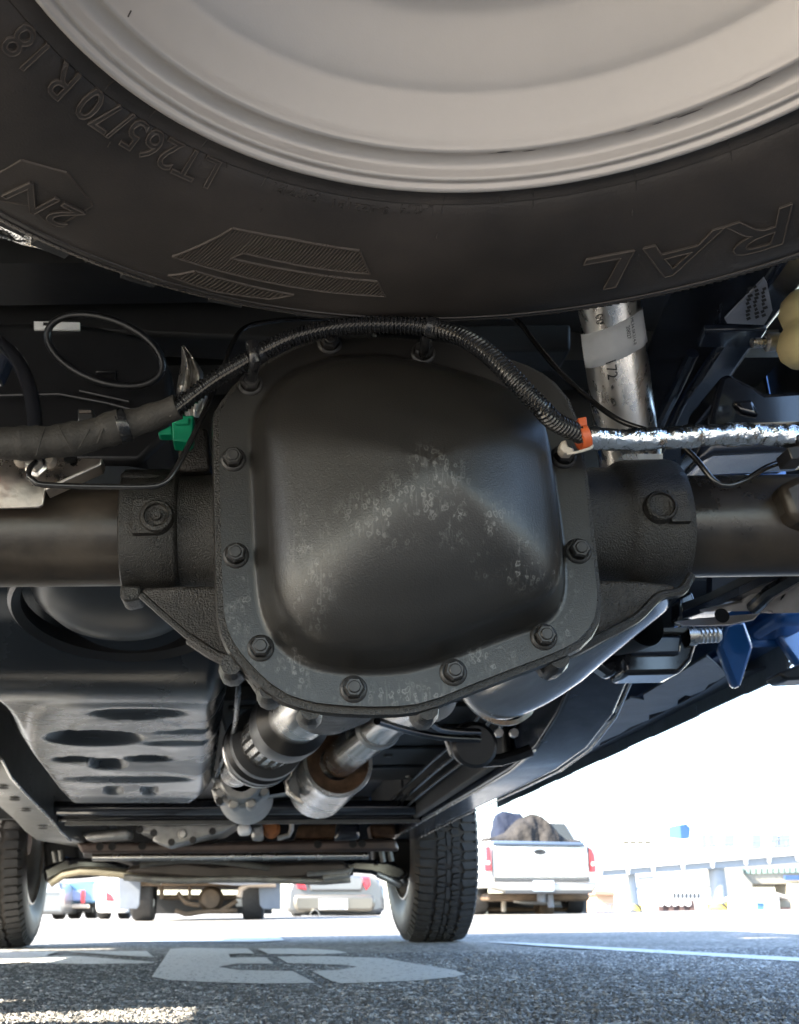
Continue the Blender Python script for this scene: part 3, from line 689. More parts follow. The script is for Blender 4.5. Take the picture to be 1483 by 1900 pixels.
# slit seam along the conduit
bm = B(); sp = spline(PP([(318, 769, .684), (345, 747, .682), (400, 706, .676), (450, 676, .670), (500, 646, .664), (560, 620, .659), (640, 604, .654), (720, 601, .649), (790, 605, .644), (850, 621, .636), (900, 652, .626), (950, 700, .619), (1000, 752, .622), (1030, 782, .634), (1078, 806, .649)], .66), .0015)
z_ = [p + Vector((.0011 if i % 2 else -.0011, 0, .0016 if i % 2 else -.0016)) for i, p in enumerate(sp)]
tube(bm, z_, .00045, 5); build('seam', bm, mat('seam_plastic', (.10, .085, .07), .35), harness, ang=30)
# cloth-taped run to the left
bm = B(); tube(bm, PP([(-60, 822, .70), (60, 822, .70), (150, 812, .698), (226, 790, .695)], .7), lambda l, L: .0120 + .0006 * math.sin(l * 190) + .0004 * math.sin(l * 510), 24, step=.003); build('tape_wrap', bm, M_tape, harness, ang=40)
bm = B(); tube(bm, PP([(224, 791, .696), (270, 778, .694), (330, 755, .688)], .7), lambda l, L: .0108 - .002 * l / L + .0004 * math.sin(l * 330), 24, step=.003); build('tape_wrap', bm, M_tape, harness, ang=40)
for k, (x, y, dx, dy) in enumerate(((75, 820, 8, -26), (160, 808, 14, -24), (120, 812, -12, -22), (190, 800, 10, -23), (285, 772, 8, -18))):
    bm = B(); tube(bm, [P(x - dx, y - dy, .689), P(x, y, .6845), P(x + dx, y + dy, .689)], .0006, 6, step=.002); build('tape_edge', bm, M_tape, harness)
bm = B(); p0 = P(228, 791, .695); d_ = (P(240, 787, .695) - P(216, 795, .695)).normalized()
lathe(bm, [(.0118, -.004), (.0124, -.003), (.0124, .003), (.0118, .004)], p0, d_, 28); build('clamp', bm, M_conduit, harness)
def band(px, py, Y, dirpx, r, wd, m, nm='clamp'):
    bm = B(); a = P(px, py, Y); d = (P(px + dirpx[0], py + dirpx[1], Y) - a).normalized()
    lathe(bm, [(r, -wd), (r + .0012, -wd), (r + .0012, wd), (r, wd)], a, d, 28); return build(nm, bm, m, harness, bevel=.0004)
band(480, 657, .673, (10, -6), .0062, .0032, M_conduit)
band(800, 608, .6495, (10, 2), .0064, .0040, M_conduit)
# stud clips down to bolts
for pts in ([(468, 636, .668), (472, 668, .668), (468, 700, .690)], [(790, 612, .66), (790, 640, .672), (786, 655, .695)]):
    bm = B(); tube(bm, PP(pts, .68), .0042, 10, step=.004); build('stud_clip', bm, M_conduit, harness)
bm = B(); prism(bm, PP([(455, 632), (474, 628), (480, 640), (462, 646)], .665), (0, .01, 0)); build('stud_clip', bm, M_conduit, harness, bevel=.001)
# orange clip and beige clip at the right end
oc = P(1080, 806, .6555); od = (P(1085, 802, .655) - P(1075, 810, .655)).normalized(); od = Vector((.96, 0, .28)).normalized()
bm = B(); lathe(bm, [(.0074, -.0030), (.0093, -.0030), (.0093, .0030), (.0074, .0030)], oc + Vector((0, 0, -.002)), od, 24)
build('orange_clip', bm, M_orange, harness, bevel=.0006, label='orange plastic clip')
bm = B(); prism(bm, PP([(1072, 775), (1089, 772), (1091, 789), (1074, 791)], .646), (0, .010, 0)); build('orange_clip', bm, M_orange, harness, bevel=.001)
bm = B(); prism(bm, PP([(1042, 818), (1051, 815), (1055, 828), (1066, 832), (1064, 840), (1048, 840), (1040, 831)], .657), (0, .010, 0)); build('beige_clip', bm, M_beige, harness, bevel=.001)
bm = B(); tube(bm, PP([(1052, 842, .652), (1075, 838, .650), (1098, 830, .652), (1096, 822, .656)], .65), .0010, 8, step=.002); build('beige_clip', bm, M_beige, harness)
# foil-wrapped run
bm = B(); fp = spline(PP([(1088, 812, .668), (1150, 816, .672), (1230, 813, .678), (1310, 808, .684), (1400, 806, .690), (1474, 810, .695)], .68), .0016)
rn = random.Random(3)
tube(bm, fp, lambda l, L: .0078 + .0003 * math.sin(l * 420) + .00045 * math.sin(l * 171 + 1), 32)
for v in bm.verts: v.co += Vector((rn.uniform(-1, 1), rn.uniform(-1, 1), rn.uniform(-1, 1))) * .00028
build('foil_sleeve', bm, M_foil, harness, ang=28, label='silver foil sleeve around the wiring')
bm = B(); tube(bm, PP([(1470, 820), (1486, 815), (1500, 812)], .695), .0085, 14); build('connector', bm, M_black, harness)
bm = B(); prism(bm, PP([(1462, 830), (1500, 822), (1500, 850), (1470, 852)], .69), (0, .02, 0)); build('connector', bm, M_black, harness, bevel=.001)
# small connectors at the left
bm = B(); prism(bm, PP([(143, 757), (173, 757), (175, 790), (143, 790)], .71), (0, .018, 0)); build('connector', bm, M_black, harness, bevel=.0016)
bm = B(); prism(bm, PP([(147, 761), (169, 761), (169, 766), (147, 766)], .7085), (0, .003, 0)); build('connector_mouth', bm, mat('connector_mouth', (.05, .04, .035), .5), harness)
bm = B(); prism(bm, PP([(318, 772), (360, 770), (357, 812), (346, 819), (320, 817)], .745), (0, .02, 0)); prism(bm, PP([(292, 802), (318, 788), (320, 806), (296, 806)], .75), (0, .012, 0))
build('green_connector', bm, M_green, harness, bevel=.0012, label='green plastic connector lock')
bm = B(); prism(bm, PP([(322, 776), (352, 774), (350, 786), (324, 787)], .742), (0, .004, 0)); build('green_connector', bm, M_green, harness, bevel=.001)
# ---- brake pipes
bm = B(); tube(bm, PP([(66, 858, .706), (56, 868, .690), (53, 884, .686), (68, 897, .686), (110, 901, .688), (200, 903, .690), (275, 903, .692), (305, 896, .692), (325, 872, .694), (350, 826, .70), (385, 752, .715), (412, 690, .74), (430, 640, .76), (452, 610, .78), (490, 598, .79), (560, 591, .80), (700, 588, .81), (850, 588, .80), (940, 588, .79), (965, 600, .78), (990, 632, .77), (1040, 692, .75), (1100, 745, .74), (1150, 780, .73), (1200, 798, .725), (1250, 815, .72), (1290, 850, .715), (1325, 892, .712), (1350, 901, .712), (1385, 890, .715), (1430, 864, .72), (1500, 845, .73)], .7), .0021, 12, step=.004)
pipe = build('brake_pipe', bm, M_pipe, truck, label='thin black brake pipe bent around the axle')
bm = B(); lathe(bm, [(0, -.004), (.0060, -.004), (.0066, -.002), (.0066, .006), (.009, .007), (.009, .009), (0, .009)], P(62, 856, .71), (0, 1, 0), 6); build('pipe_nut', bm, M_alu, pipe)
bm = B(); tube(bm, PP([(-10, 630, .80), (25, 660, .79), (48, 700, .77), (60, 745, .75), (66, 800, .735)], .78), .0062, 14, step=.006); build('brake_hose', bm, M_gloss, truck)
bm = B(); prism(bm, PP([(-30, 690), (-30, 640), (14, 628), (20, 650), (2, 690), (-4, 700)], .80), (0, .02, 0)); build('hose_bracket', bm, M_frame, truck, bevel=.002)
# bracket welded on the left tube
bm = B(); prism(bm, PP([(-60, 850), (100, 848), (190, 850), (186, 862), (150, 880), (84, 908), (80, 936), (72, 941), (-60, 944)], .742), (0, .003, 0))
prism(bm, PP([(190, 850), (187, 863), (84, 910), (84, 904), (180, 858), (184, 850)], .725), (0, .017, 0))
brk = build('bracket', bm, M_bracket, truck, bevel=.0008, label='shiny bare metal bracket on the left axle tube')
bm = B(); prism(bm, PP([(118, 846), (142, 846), (140, 854), (134, 857), (124, 857), (118, 853)], .738), (0, .003, 0)); build('slot', bm, M_gap, brk)
for x, y in ((40, 852), (90, 855)):
    bm = B(); lathe(bm, [(0, -.004), (.004, -.004), (.006, 0), (.006, .003)], P(x, y, .74), (0, 1, 0), 14); build('lug', bm, M_beige, brk)
bm = B(); tube(bm, PP([(-6, 870, .73), (-4, 890, .728), (-6, 908, .73)], .73), .0018, 8); build('clip', bm, M_orange, brk)
# crumpled silver heat wrap
bm = B(); g = []
for j, (y, xa, xb) in enumerate(((642, 336, 340), (665, 338, 362), (690, 333, 378), (715, 328, 388), (745, 325, 385), (775, 345, 378))):
    g.append([P(xa + (xb - xa) * i / 6, y + rn.uniform(-3, 3), .845 + .012 * math.sin(i * 1.9 + j) + rn.uniform(-.004, .004)) for i in range(7)])
faces(bm, [v for r in g for v in r], [(j * 7 + i, j * 7 + i + 1, (j + 1) * 7 + i + 1, (j + 1) * 7 + i) for j in range(5) for i in range(6)])
build('heat_wrap', bm, M_foil2, truck, ang=180, solid=.002, subd=2)

# ---- charcoal canister, loop hose, sticker (upper left, in the dark)
bm = B(); prism(bm, PP([(-120, 600), (-20, 596), (150, 598), (290, 625), (318, 690), (322, 800), (260, 860), (100, 860), (-120, 860)], 1.02), (0, .25, 0)); can = build('charcoal_canister', bm, M_black, truck, bevel=.008, seg=3)  # lower part extended to hide a bright area behind and keep it dark
bm = B(); prism(bm, PP([(63, 596), (148, 598), (148, 612), (63, 611)], 1.016), (0, .003, 0)); stk = build('sticker', bm, M_white_label, can)
bm = B(); prism(bm, PP([(80, 598), (92, 598), (92, 603), (80, 603)], 1.0145), (0, .001, 0)); build('print', bm, M_ink, stk)
el = []
for k in range(40):
    a = 2 * math.pi * k / 40; c, s = math.cos(R_(20)), math.sin(R_(20)); ex, ey = 112 * math.cos(a), 58 * math.sin(a)
    el.append((195 + ex * c - ey * s, 650 + ex * s + ey * c, .985 + .01 * math.sin(a)))
bm = B(); tube(bm, PP(el + el[:1], 1), .0040, 12, step=.006, cap=False); vh = build('vent_hose', bm, M_black, can, label='black hose coiled in a loop')
for pts in ([(148, 725, 1.015), (240, 745, 1.015)], [(-20, 734, 1.0), (110, 731, 1.0), (200, 748, 1.0), (300, 775, 1.0)], [(178, 690, 1.015), (215, 690, 1.015), (215, 712, 1.015), (178, 708, 1.015)]):
    bm = B(); tube(bm, PP(pts, 1.0), .0020, 8); build('ridge', bm, M_black, can)
# bed crossmember seen left of the tyre
bm = B(); prism(bm, PP([(-200, 460), (90, 458), (120, 470), (700, 470), (700, 640), (-200, 600)], 1.18), (0, .06, 0)); xm = build('bed_crossmember', bm, M_under, truck, bevel=.006)
bm = B(); lathe(bm, [(.007, 0), (0, .001)], P(50, 480, 1.178), (0, 1, 0), 16); build('hole', bm, M_gap, xm)
bm = B(); g = []
for j in range(4):
    g.append([P(-40 + i * 16, 402 + i * 4.6 + j * 9 + rn.uniform(-2, 2), 1.0 + rn.uniform(-.01, .01)) for i in range(10)])
faces(bm, [v for r in g for v in r], [(j * 10 + i, j * 10 + i + 1, (j + 1) * 10 + i + 1, (j + 1) * 10 + i) for j in range(3) for i in range(9)])
build('foil_shield', bm, M_foil, truck, ang=180, solid=.0015)
bm = B(); prism(bm, PP([(850, 600), (1060, 600), (1060, 650), (850, 650)], 1.02), (0, .05, 0)); build('spare_carrier', bm, M_under, truck, bevel=.004)

# ---- tail pipe with printed label (right of the cover)
ta, tb = P(1122, 500, .875), P(1172, 880, .985); tdir = (tb - ta).normalized(); TR = .0285
bm = B(); lathe(bm, [(TR - .002, 0), (TR, 0), (TR, .085), (TR + .0006, .087), (TR + .0006, (tb - ta).length), (TR - .002, (tb - ta).length)], ta, tdir, 64)
tail = build('tail_pipe', bm, M_alu, truck, ang=50, label='bare aluminised pipe with a printed label')
tu = Vector((1, 0, 0)); tu = (tu - tdir * tu.dot(tdir)).normalized(); tv = tdir.cross(tu)
if tv.y > 0: tv = -tv
def on_pipe(a, l, r): return ta + tdir * l + (tu * math.sin(a) + tv * math.cos(a)) * r
def pipe_len(py): return (py - 500) / 380 * (tb - ta).length * 1.03
bm = B(); l0, l1 = pipe_len(588), pipe_len(648); g = []
for i in range(25):
    a = -1.66 + 3.10 * i / 24; sh = .012 * (-math.sin(a)) * .62
    g.append([on_pipe(a, l0 + sh + (l1 - l0) * j / 3, TR + .0009 + .0005 * math.sin(i * 1.3 + j)) for j in range(4)])
faces(bm, [v for r in g for v in r], [(i * 4 + j, i * 4 + j + 1, (i + 1) * 4 + j + 1, (i + 1) * 4 + j) for i in range(24) for j in range(3)])
plab = build('label', bm, M_white_label, tail, ang=60, solid=.0003)
def pipe_text(s, a0, l_start, size, rot, m=M_ink, nm='lettering', parent=None):
    vs, fs, (x0, x1, y0, y1) = text_geo(s, size, 0, 2); bm = B(); out = []
    for v in vs:
        x, y = v.x - x0, v.y - y0
        if rot: da, dl = y, x       # reading down the pipe
        else: da, dl = x, -y
        a = a0 + da / TR; out.append(on_pipe(a, l_start + dl + .012 * (-math.sin(a)) * .62, TR + .0021))
    faces(bm, out, fs); return build(nm, bm, m, parent or plab, ang=180)
pipe_text('ML34-5K214-E', .30, l0 + .001, .0042, True)
pipe_text('20027', .12, l0 + .006, .0050, True)
pipe_text('172', -.62, pipe_len(645), .0130, True, parent=tail)
pipe_text('00', -.75, pipe_len(560), .0100, True, parent=tail)
bm = B(); prism(bm, PP([(1150, 848), (1162, 842), (1230, 842), (1230, 852), (1190, 858), (1166, 856)], .895), (0, .004, 0)); build('pipe_lip', bm, M_alu, tail)

# ---- frame rails
def rail(name, xi, xo, prof, hgt, m, lip=True, label=None):
    bm = B(); n_ = len(prof)
    q = [Vector((xi(Y) if callable(xi) else xi, Y, z)) for Y, z in prof] + [Vector((xo(Y) if callable(xo) else xo, Y, z)) for Y, z in prof]
    q += [p + Vector((0, 0, hgt)) for p in q]
    fs = []
    for i in range(n_ - 1):
        a, b_, c, d = i, i + 1, n_ + i, n_ + i + 1; t = 2 * n_
        fs += [(a, b_, d, c), (t + a, t + c, t + d, t + b_), (a, t + a, t + b_, b_), (c, d, t + d, t + c)]
    fs += [(0, n_, 3 * n_, 2 * n_), (n_ - 1, 3 * n_ - 1, 4 * n_ - 1, 2 * n_ - 1)]
    faces(bm, q, fs); o_ = build(name, bm, m, truck, bevel=.006, seg=3, label=label)
    return o_
rprof = [(5.0, .40), (4.0, .352), (3.0, .352), (2.25, .348), (1.95, .348), (1.75, .358), (1.60, .385), (1.48, .42), (1.38, .455), (1.25, .51), (1.1, .570), (1.0, .598), (.9, .607), (.75, .612), (.3, .62), (-.4, .62)]
rr_ = rail('frame_rail', .42, lambda Y: .455 + .05 * max(0, min(1, (Y - 1.05) / .5)), rprof, .12, M_frame, label='right frame rail, dark blue black coating')
# bright lower flange lip on the right rail
bm = B(); tube(bm, [Vector((.457 + .05 * max(0, min(1, (Y - 1.05) / .5)), Y, z - .003)) for Y, z in rprof[1:10]], .0022, 8); build('rail_edge', bm, M_steel, rr_)
bm = B(); tube(bm, [Vector((.419, Y, z - .003)) for Y, z in rprof[1:6]], .0022, 8); build('rail_edge', bm, M_steel, rr_)
for x, y, s in ((1103, 1262, 1.0), (1093, 1281, .5), (1074, 1307, .9)):
    a_, b_ = .42, .56
    for _ in range(30):
        X_ = (a_ + b_) / 2; p = P(x, y, X=X_); zz = next(z0 + (z1 - z0) * (p.y - y0) / (y1 - y0) for (y0, z0), (y1, z1) in zip(rprof, rprof[1:]) if y1 <= p.y <= y0)
        if p.z > zz: a_ = X_
        else: b_ = X_
    bm = B(); lathe(bm, [(.0125 * s, 0), (0, .0004)], p + Vector((0, -.002, -.004)), Vector((0, -.30, -.95)), 12); build('hole', bm, M_gap, rr_)
# label sticker on the overhead rail
lz = .6035
bm = B(); prism(bm, [P(x, y, Z=lz) for x, y in ((1418, 517), (1424, 527), (1434, 576), (1418, 603), (1350, 600), (1345, 592))], (0, 0, .002))
lab = build('label', bm, mat('blue_grey_label', (.30, .32, .38), .35, bump=.2, bscale=60, var=.2, vscale=40), rr_)
bm = B()
rn = random.Random(11)
for k in range(26):
    x = 1385 + rn.uniform(-2, 2) + (k % 3) * 14; y = 590 - (k // 3) * 7 - (k % 3) * 3
    w_ = rn.uniform(5, 9); poly(bm, [P(x, y, Z=lz - .0012), P(x + w_, y - 3, Z=lz - .0012), P(x + w_ + 2, y + 1.5, Z=lz - .0012), P(x + 2, y + 5, Z=lz - .0012)])
build('print', bm, M_ink, lab)
# gusset and upper flange on the kicked up rail
bm = B(); prism(bm, [P(x, y, Z=.602) for x, y in ((1308, 614), (1425, 612), (1402, 648), (1295, 645))], (0, 0, .008)); build('rail_plate', bm, M_frame, rr_, bevel=.002)
bm = B(); tube(bm, [P(1285, 655, X=.40), P(1255, 720, X=.40), P(1222, 790, X=.40), P(1216, 850, X=.40)], .006, 10, step=.01); build('rail_bead', bm, M_frame, rr_)
# left rail
lxi = lambda Y: -.62
lxo = lambda Y: -.725
lprof = [(4.4, .352), (3.42, .330), (3.25, .345), (3.11, .367), (2.83, .397), (2.60, .426), (2.50, .455), (2.44, .50), (2.2, .56), (1.6, .60), (1.0, .62), (.3, .62), (-.4, .62)]
lr_ = rail('frame_rail', lxi, lxo, lprof, .12, M_frameg, label='left frame rail, dusty grey underside')
bm = B(); tube(bm, [Vector((lxi(Y) + .001, Y, z - .003)) for Y, z in lprof[1:7]], .0035, 8); build('rail_edge', bm, M_steel, lr_)
for Y, z in ((2.70, .413), (2.83, .397), (2.97, .382), (3.2, .352)):
    bm = B(); lathe(bm, [(.014, 0), (0, .0004)], (-.66, Y, z - .0035), (0, -.12, -1), 12); build('hole', bm, M_gap, lr_)

# ---- right side under the cab: rocker, pinch weld, spring hanger, leaf spring
rk = [(1.66, .452), (2.0, .452), (3.0, .452), (3.7, .452)]
bm = B(); box(bm, .700, .785, 1.62, 3.90, .490, .57); rock = build('rocker_panel', bm, M_blue, truck, bevel=.008)
# outer pinch weld, stepped along its length
bm = B(); Y = 1.62; k = 0
while Y < 3.85:
    dY = .16 + .05 * (k % 3); z0 = .446 + (.0016 if k % 2 else 0)
    box(bm, .782, .787, Y, Y + dY, z0, .495); Y += dY + .002; k += 1
build('pinch_weld', bm, M_seal, rock)
# inner sill plates with toothed lower edges
def strip(pxs, X, th, m, nm):
    bm = B(); prism(bm, [P(x, y, X=X) for x, y in pxs], (th, 0, 0)); return build(nm, bm, m, truck, bevel=.0012)
def sill_plate(pxs, z, m=M_seal):
    bm = B(); prism(bm, [P(x, y, Z=z) for x, y in pxs], (0, 0, .004)); return build('sill_plate', bm, m, truck, bevel=.0008)
sill_plate([(1312, 1218), (1350, 1252), (1332, 1264), (1316, 1270), (1308, 1281), (1282, 1292), (1272, 1290), (1258, 1300), (1258, 1308), (1238, 1318), (1205, 1327), (1205, 1336), (1170, 1350), (1152, 1362), (1115, 1378), (1113, 1384), (1072, 1400), (1040, 1414), (1075, 1392), (1100, 1358), (1108, 1350), (1145, 1330), (1137, 1317), (1170, 1295), (1195, 1299), (1194, 1290)], .462)
sill_plate([(1350, 1252), (1480, 1230), (1370, 1290), (1250, 1340), (1120, 1400), (1000, 1455), (930, 1488), (920, 1478), (1010, 1432), (1072, 1400), (1113, 1384), (1205, 1336), (1258, 1308), (1308, 1281)], .470, mat('dark_sill', (.025, .032, .045), .4, var=.3, vscale=10))
# blue body corner behind the cab
bm = B(); prism(bm, PP([(1330, 1160), (1420, 1130), (1450, 1190), (1482, 1235), (1520, 1225), (1520, 1030), (1320, 1040)], 1.60), (0, .02, 0)); build('cab_corner', bm, M_blue, truck, bevel=.006)
bm = B(); prism(bm, [P(1348, 1158, 1.50), P(1384, 1150, 1.50), P(1400, 1200, 1.52), P(1376, 1276, 1.56), P(1362, 1272, 1.56), P(1334, 1200, 1.52)], (0, .02, 0)); build('cab_corner', bm, M_blue, truck, bevel=.006)
bm = B(); prism(bm, PP([(1445, 1248), (1483, 1232), (1540, 1225), (1540, 1258), (1460, 1262)], 1.45), (0, .05, 0)); build('wheel_liner', bm, M_black, truck, bevel=.004)
# spring hanger box with bushing
bm = B(); prism(bm, PP([(1172, 1165), (1290, 1160), (1300, 1180), (1285, 1225), (1262, 1250), (1160, 1252), (1150, 1215)], 1.28), (0, .06, 0)); hang = build('spring_hanger', bm, M_gloss, truck, bevel=.006, seg=3)
bm = B(); prism(bm, PP([(1175, 1178), (1268, 1178), (1264, 1214), (1172, 1216)], 1.272), (0, .010, 0)); build('hanger_face', bm, M_frame, hang, bevel=.004)
bm = B(); prism(bm, PP([(1205, 1172), (1216, 1165), (1282, 1163), (1270, 1174)], 1.268), (0, .010, 0)); build('bright_strip', bm, M_frameg, hang, bevel=.001)
bm = B(); lathe(bm, [(0, -.01), (.014, -.01), (.018, -.004), (.024, 0), (.026, .02), (.026, .06)], P(1138, 1180, 1.27), Vector((.35, -1, 0)), 28); build('bushing', bm, M_under, hang)
bm = B(); prism(bm, PP([(1098, 1230), (1105, 1180), (1128, 1150), (1165, 1140), (1172, 1180), (1160, 1236), (1135, 1256)], 1.295), (0, .03, 0)); build('hanger_bracket', bm, M_gloss, hang, bevel=.006, seg=3)
bm = B(); a = P(1290, 1180, 1.275); lathe(bm, [(0, .030), (.0075, .030), (.009, .027), (.009, .0), (.012, .0), (.012, -.01)], a, (P(1330, 1178, 1.275) - a), 20)
for k in range(5): lathe(bm, [(.009, .004 + k * .005), (.0098, .006 + k * .005), (.009, .008 + k * .005)], a, (P(1330, 1178, 1.275) - a), 20)
build('hanger_bolt', bm, M_alu, hang)
# leaf spring, plate and rod
for k, (dy, m) in enumerate(((0, M_under), (16, M_frame))):
    bm = B(); tube(bm, PP([(1285, 1128 + dy, 1.16), (1340, 1108 + dy, 1.10), (1420, 1070 + dy, 1.03), (1520, 1030 + dy, .97)], 1), 0, sq=(.016, .0045, (0, -.3, 1)), step=.02); build('leaf_spring', bm, m, truck, bevel=.001)
bm = B(); prism(bm, PP([(1262, 1108), (1285, 1096), (1300, 1140), (1276, 1154), (1262, 1146)], 1.15), (0, .03, 0)); build('spring_clip', bm, M_gloss, truck, bevel=.003)
plate = mat('bare_plate', (.50, .47, .46), .36, .45, bump=.2, bscale=40, var=.3, vscale=18, rvar=.1)
bm = B(); prism(bm, PP([(1300, 1136, 1.08), (1380, 1118, 1.06), (1412, 1080, 1.02), (1520, 1062, 1.0), (1520, 1138, 1.0), (1432, 1138, 1.02), (1412, 1138, 1.04), (1410, 1134, 1.05)], 1.05), (0, .004, .004)); bp_ = build('spring_plate', bm, plate, truck, bevel=.001)
bm = B(); prism(bm, PP([(1252, 1154, 1.08), (1300, 1146, 1.08), (1350, 1150, 1.07), (1412, 1136, 1.05), (1400, 1150, 1.05), (1352, 1160, 1.06), (1300, 1160, 1.07), (1270, 1160, 1.08)], 1.05), (0, .004, .0)); build('spring_plate', bm, plate, truck, bevel=.001)
for x, y, r in ((1340, 1142, .0075), (1464, 1116, .0080)):
    bm = B(); lathe(bm, [(r, 0), (0, -.0003)], P(x, y, 1.02 if x > 1400 else 1.045), (0, 1, 0), 18); build('hole', bm, M_gap, bp_)
bm = B(); tube(bm, PP([(1398, 1128, 1.03), (1430, 1098, 1.0), (1490, 1062, .97)], 1), .007, 10, step=.02); build('u_bolt', bm, M_gloss, truck)
# ---- upper right: bump stop, bracket, glossy spring seat
bm = B(); c_ = P(1496, 622, .80)
lathe(bm, [(0, .042), (.012, .040), (.018, .033), (.0205, .023), (.0175, .012), (.0165, .009), (.021, .002), (.0235, -.008), (.021, -.018), (.015, -.025), (0, -.027)], c_, (.12, 0, 1), 32); build('bump_stop', bm, M_cream, truck, ang=60, label='cream coloured bump stop')
bm = B(); a = P(1400, 636, .83); lathe(bm, [(0, -.002), (.0045, -.002), (.0045, .010), (.0080, .011), (.0085, .020), (.0075, .0235), (.0058, .024), (.0058, .034), (0, .034)], a, (1, 0, .02), 18); build('stop_bolt', bm, M_alu, truck)
bm = B(); prism(bm, PP([(1318, 770), (1336, 700), (1352, 690), (1400, 715), (1420, 728), (1483, 724), (1540, 724), (1540, 790), (1318, 796)], .90), (0, .08, 0)); build('spring_seat', bm, M_gloss, truck, bevel=.010, seg=4)
bm = B(); prism(bm, PP([(1360, 742), (1398, 740), (1412, 772), (1376, 764)], .895), (0, .01, 0)); build('spring_seat', bm, M_gloss, truck, bevel=.004, seg=3)
bm = B(); prism(bm, PP([(1290, 860), (1310, 800), (1330, 796), (1540, 792), (1540, 830), (1330, 840)], .87), (0, .06, 0)); build('axle_pad', bm, M_frame, truck, bevel=.008, seg=3)
bm = B(); prism(bm, PP([(1446, 900), (1483, 880), (1540, 880), (1540, 980), (1470, 960)], .745), (0, .05, 0)); build('shock_mount', bm, M_tubeb, truck, bevel=.006)
bm = B(); prism(bm, PP([(1405, 480), (1500, 440), (1560, 440), (1560, 545), (1483, 524)], .85), (0, .03, 0)); build('bumper_bracket', bm, mat('grey_plastic_panel', (.30, .29, .28), .5), truck, bevel=.004)

# ---- fuel tank shield, lower left
rows = [(1040, -130, 446, 1.06), (1085, -130, 446, 1.10), (1160, -118, 443, 1.12), (1230, -98, 438, 1.155), (1275, -68, 432, 1.20), (1300, -40, 425, 1.265), (1318, -16, 419, 1.37), (1340, 2, 414, 1.52), (1380, 24, 408, 1.76), (1425, 62, 401, 2.1), (1462, 92, 394, 2.44), (1478, 104, 388, 2.60), (1490, 118, 372, 2.68)]
NU, NV = 150, 225
def rowat(y):
    k = max(i for i in range(len(rows)) if rows[i][0] <= y + 1e-6); k = min(k, len(rows) - 2)
    p = [rows[max(k - 1, 0)], rows[k], rows[k + 1], rows[min(k + 2, len(rows) - 1)]]
    h_ = p[2][0] - p[1][0]; f = (y - p[1][0]) / h_; out = []
    for c in (1, 2, 3):
        m1 = (p[2][c] - p[0][c]) / max(1, p[2][0] - p[0][0]) * h_; m2 = (p[3][c] - p[1][c]) / max(1, p[3][0] - p[1][0]) * h_
        out.append((2 * f**3 - 3 * f**2 + 1) * p[1][c] + (f**3 - 2 * f**2 + f) * m1 + (-2 * f**3 + 3 * f**2) * p[2][c] + (f**3 - f**2) * m2)
    return out
def ell(x, y, cx_, cy_, rx, ry, p=2.0):
    d = abs((x - cx_) / rx) ** p + abs((y - cy_) / ry) ** p
    f = 0 if d >= 1.35 else (1 if d < .35 else 1.35 - d)
    return f * f * (3 - 2 * f)
POCK = [(255, 1318, 92, 7, .018), (176, 1363, 88, 14, .045), (140, 1405, 42, 5, .025), (275, 1403, 44, 5, .025), (200, 1413, 34, 9, .035), (235, 1442, 120, 5, .02), (210, 1464, 18, 9, .03), (277, 1464, 17, 10, .03), (345, 1352, 60, 4, .010), (330, 1374, 66, 4, .012)]
bm = B(); g = []
for j in range(NV + 1):
    y = 1040 + 450 * j / NV; xl, xr, Yv = rowat(y); row = []
    for i in range(NU + 1):
        f = i / NU; x = xl + (xr - xl) * f
        e_ = min(f, 1 - f); edge = max(0, 1 - e_ / .10) ** 2 * .035
        p = P(x, y, Yv)
        dz = sum(ell(x, y, a, b_, c, d, 2.6 if c < 40 else 2) * e for a, b_, c, d, e in POCK)
        dz -= .012 * (ell(x, y, 235, 1343, 95, 17) if not ell(x, y, 235, 1343, 86, 13) else .35)
        if 1300 < y: dz -= .010 * ell(x, y, 230, 1390, 178, 84, 8)
        row.append(p + Vector((0, edge * .8, edge + dz * .45)))
    g.append(row)
g.append([p + Vector((0, .04, .10)) for p in g[-1]]); g.append([p + Vector((0, 0, .15)) for p in g[-1]])
w_ = NU + 1
faces(bm, [v for r in g for v in r], [(j * w_ + i, j * w_ + i + 1, (j + 1) * w_ + i + 1, (j + 1) * w_ + i) for j in range(len(g) - 1) for i in range(NU)])
# right side wall going up
side = [r[-1] for r in g]; s2 = [p + Vector((.004, .02, .22)) for p in side]
k = len(side); faces(bm, side + s2, [(i, i + 1, k + i + 1, k + i) for i in range(k - 1)])
tank = build('fuel_tank', bm, M_tank, truck, ang=70, label='ribbed dark steel skid shield under the fuel tank')
bm = B(); tube(bm, PP([(444, 1236, 1.20), (441, 1300, 1.3), (432, 1365, 1.7), (414, 1408, 2.05), (402, 1440, 2.2)], 1.3), .0035, 8, step=.02); build('shield_edge', bm, M_tank, tank)
bm = B()
dome_c = P(225, 1050, 1.03)
lathe(bm, [(.100, .05), (.100, .004), (.0985, .0), (.097, -.004), (.094, -.010), (.084, -.034), (.066, -.050), (.035, -.060), (0, -.063)], dome_c, (0, .25, 1), 64); build('tank_cup', bm, mat('blue_grey_tank', (.05, .058, .068), .35, .3, bump=.08, bscale=26, var=.3, vscale=12), tank, ang=50)
bm = B(); lathe(bm, [(.100, .004), (.112, .004), (.113, .0), (.112, -.012), (.108, -.016), (.100, -.010)], dome_c + Vector((0, .016, -.030)), (0, .25, 1), 64, closed=True); build('tank_strap', bm, M_black, tank)

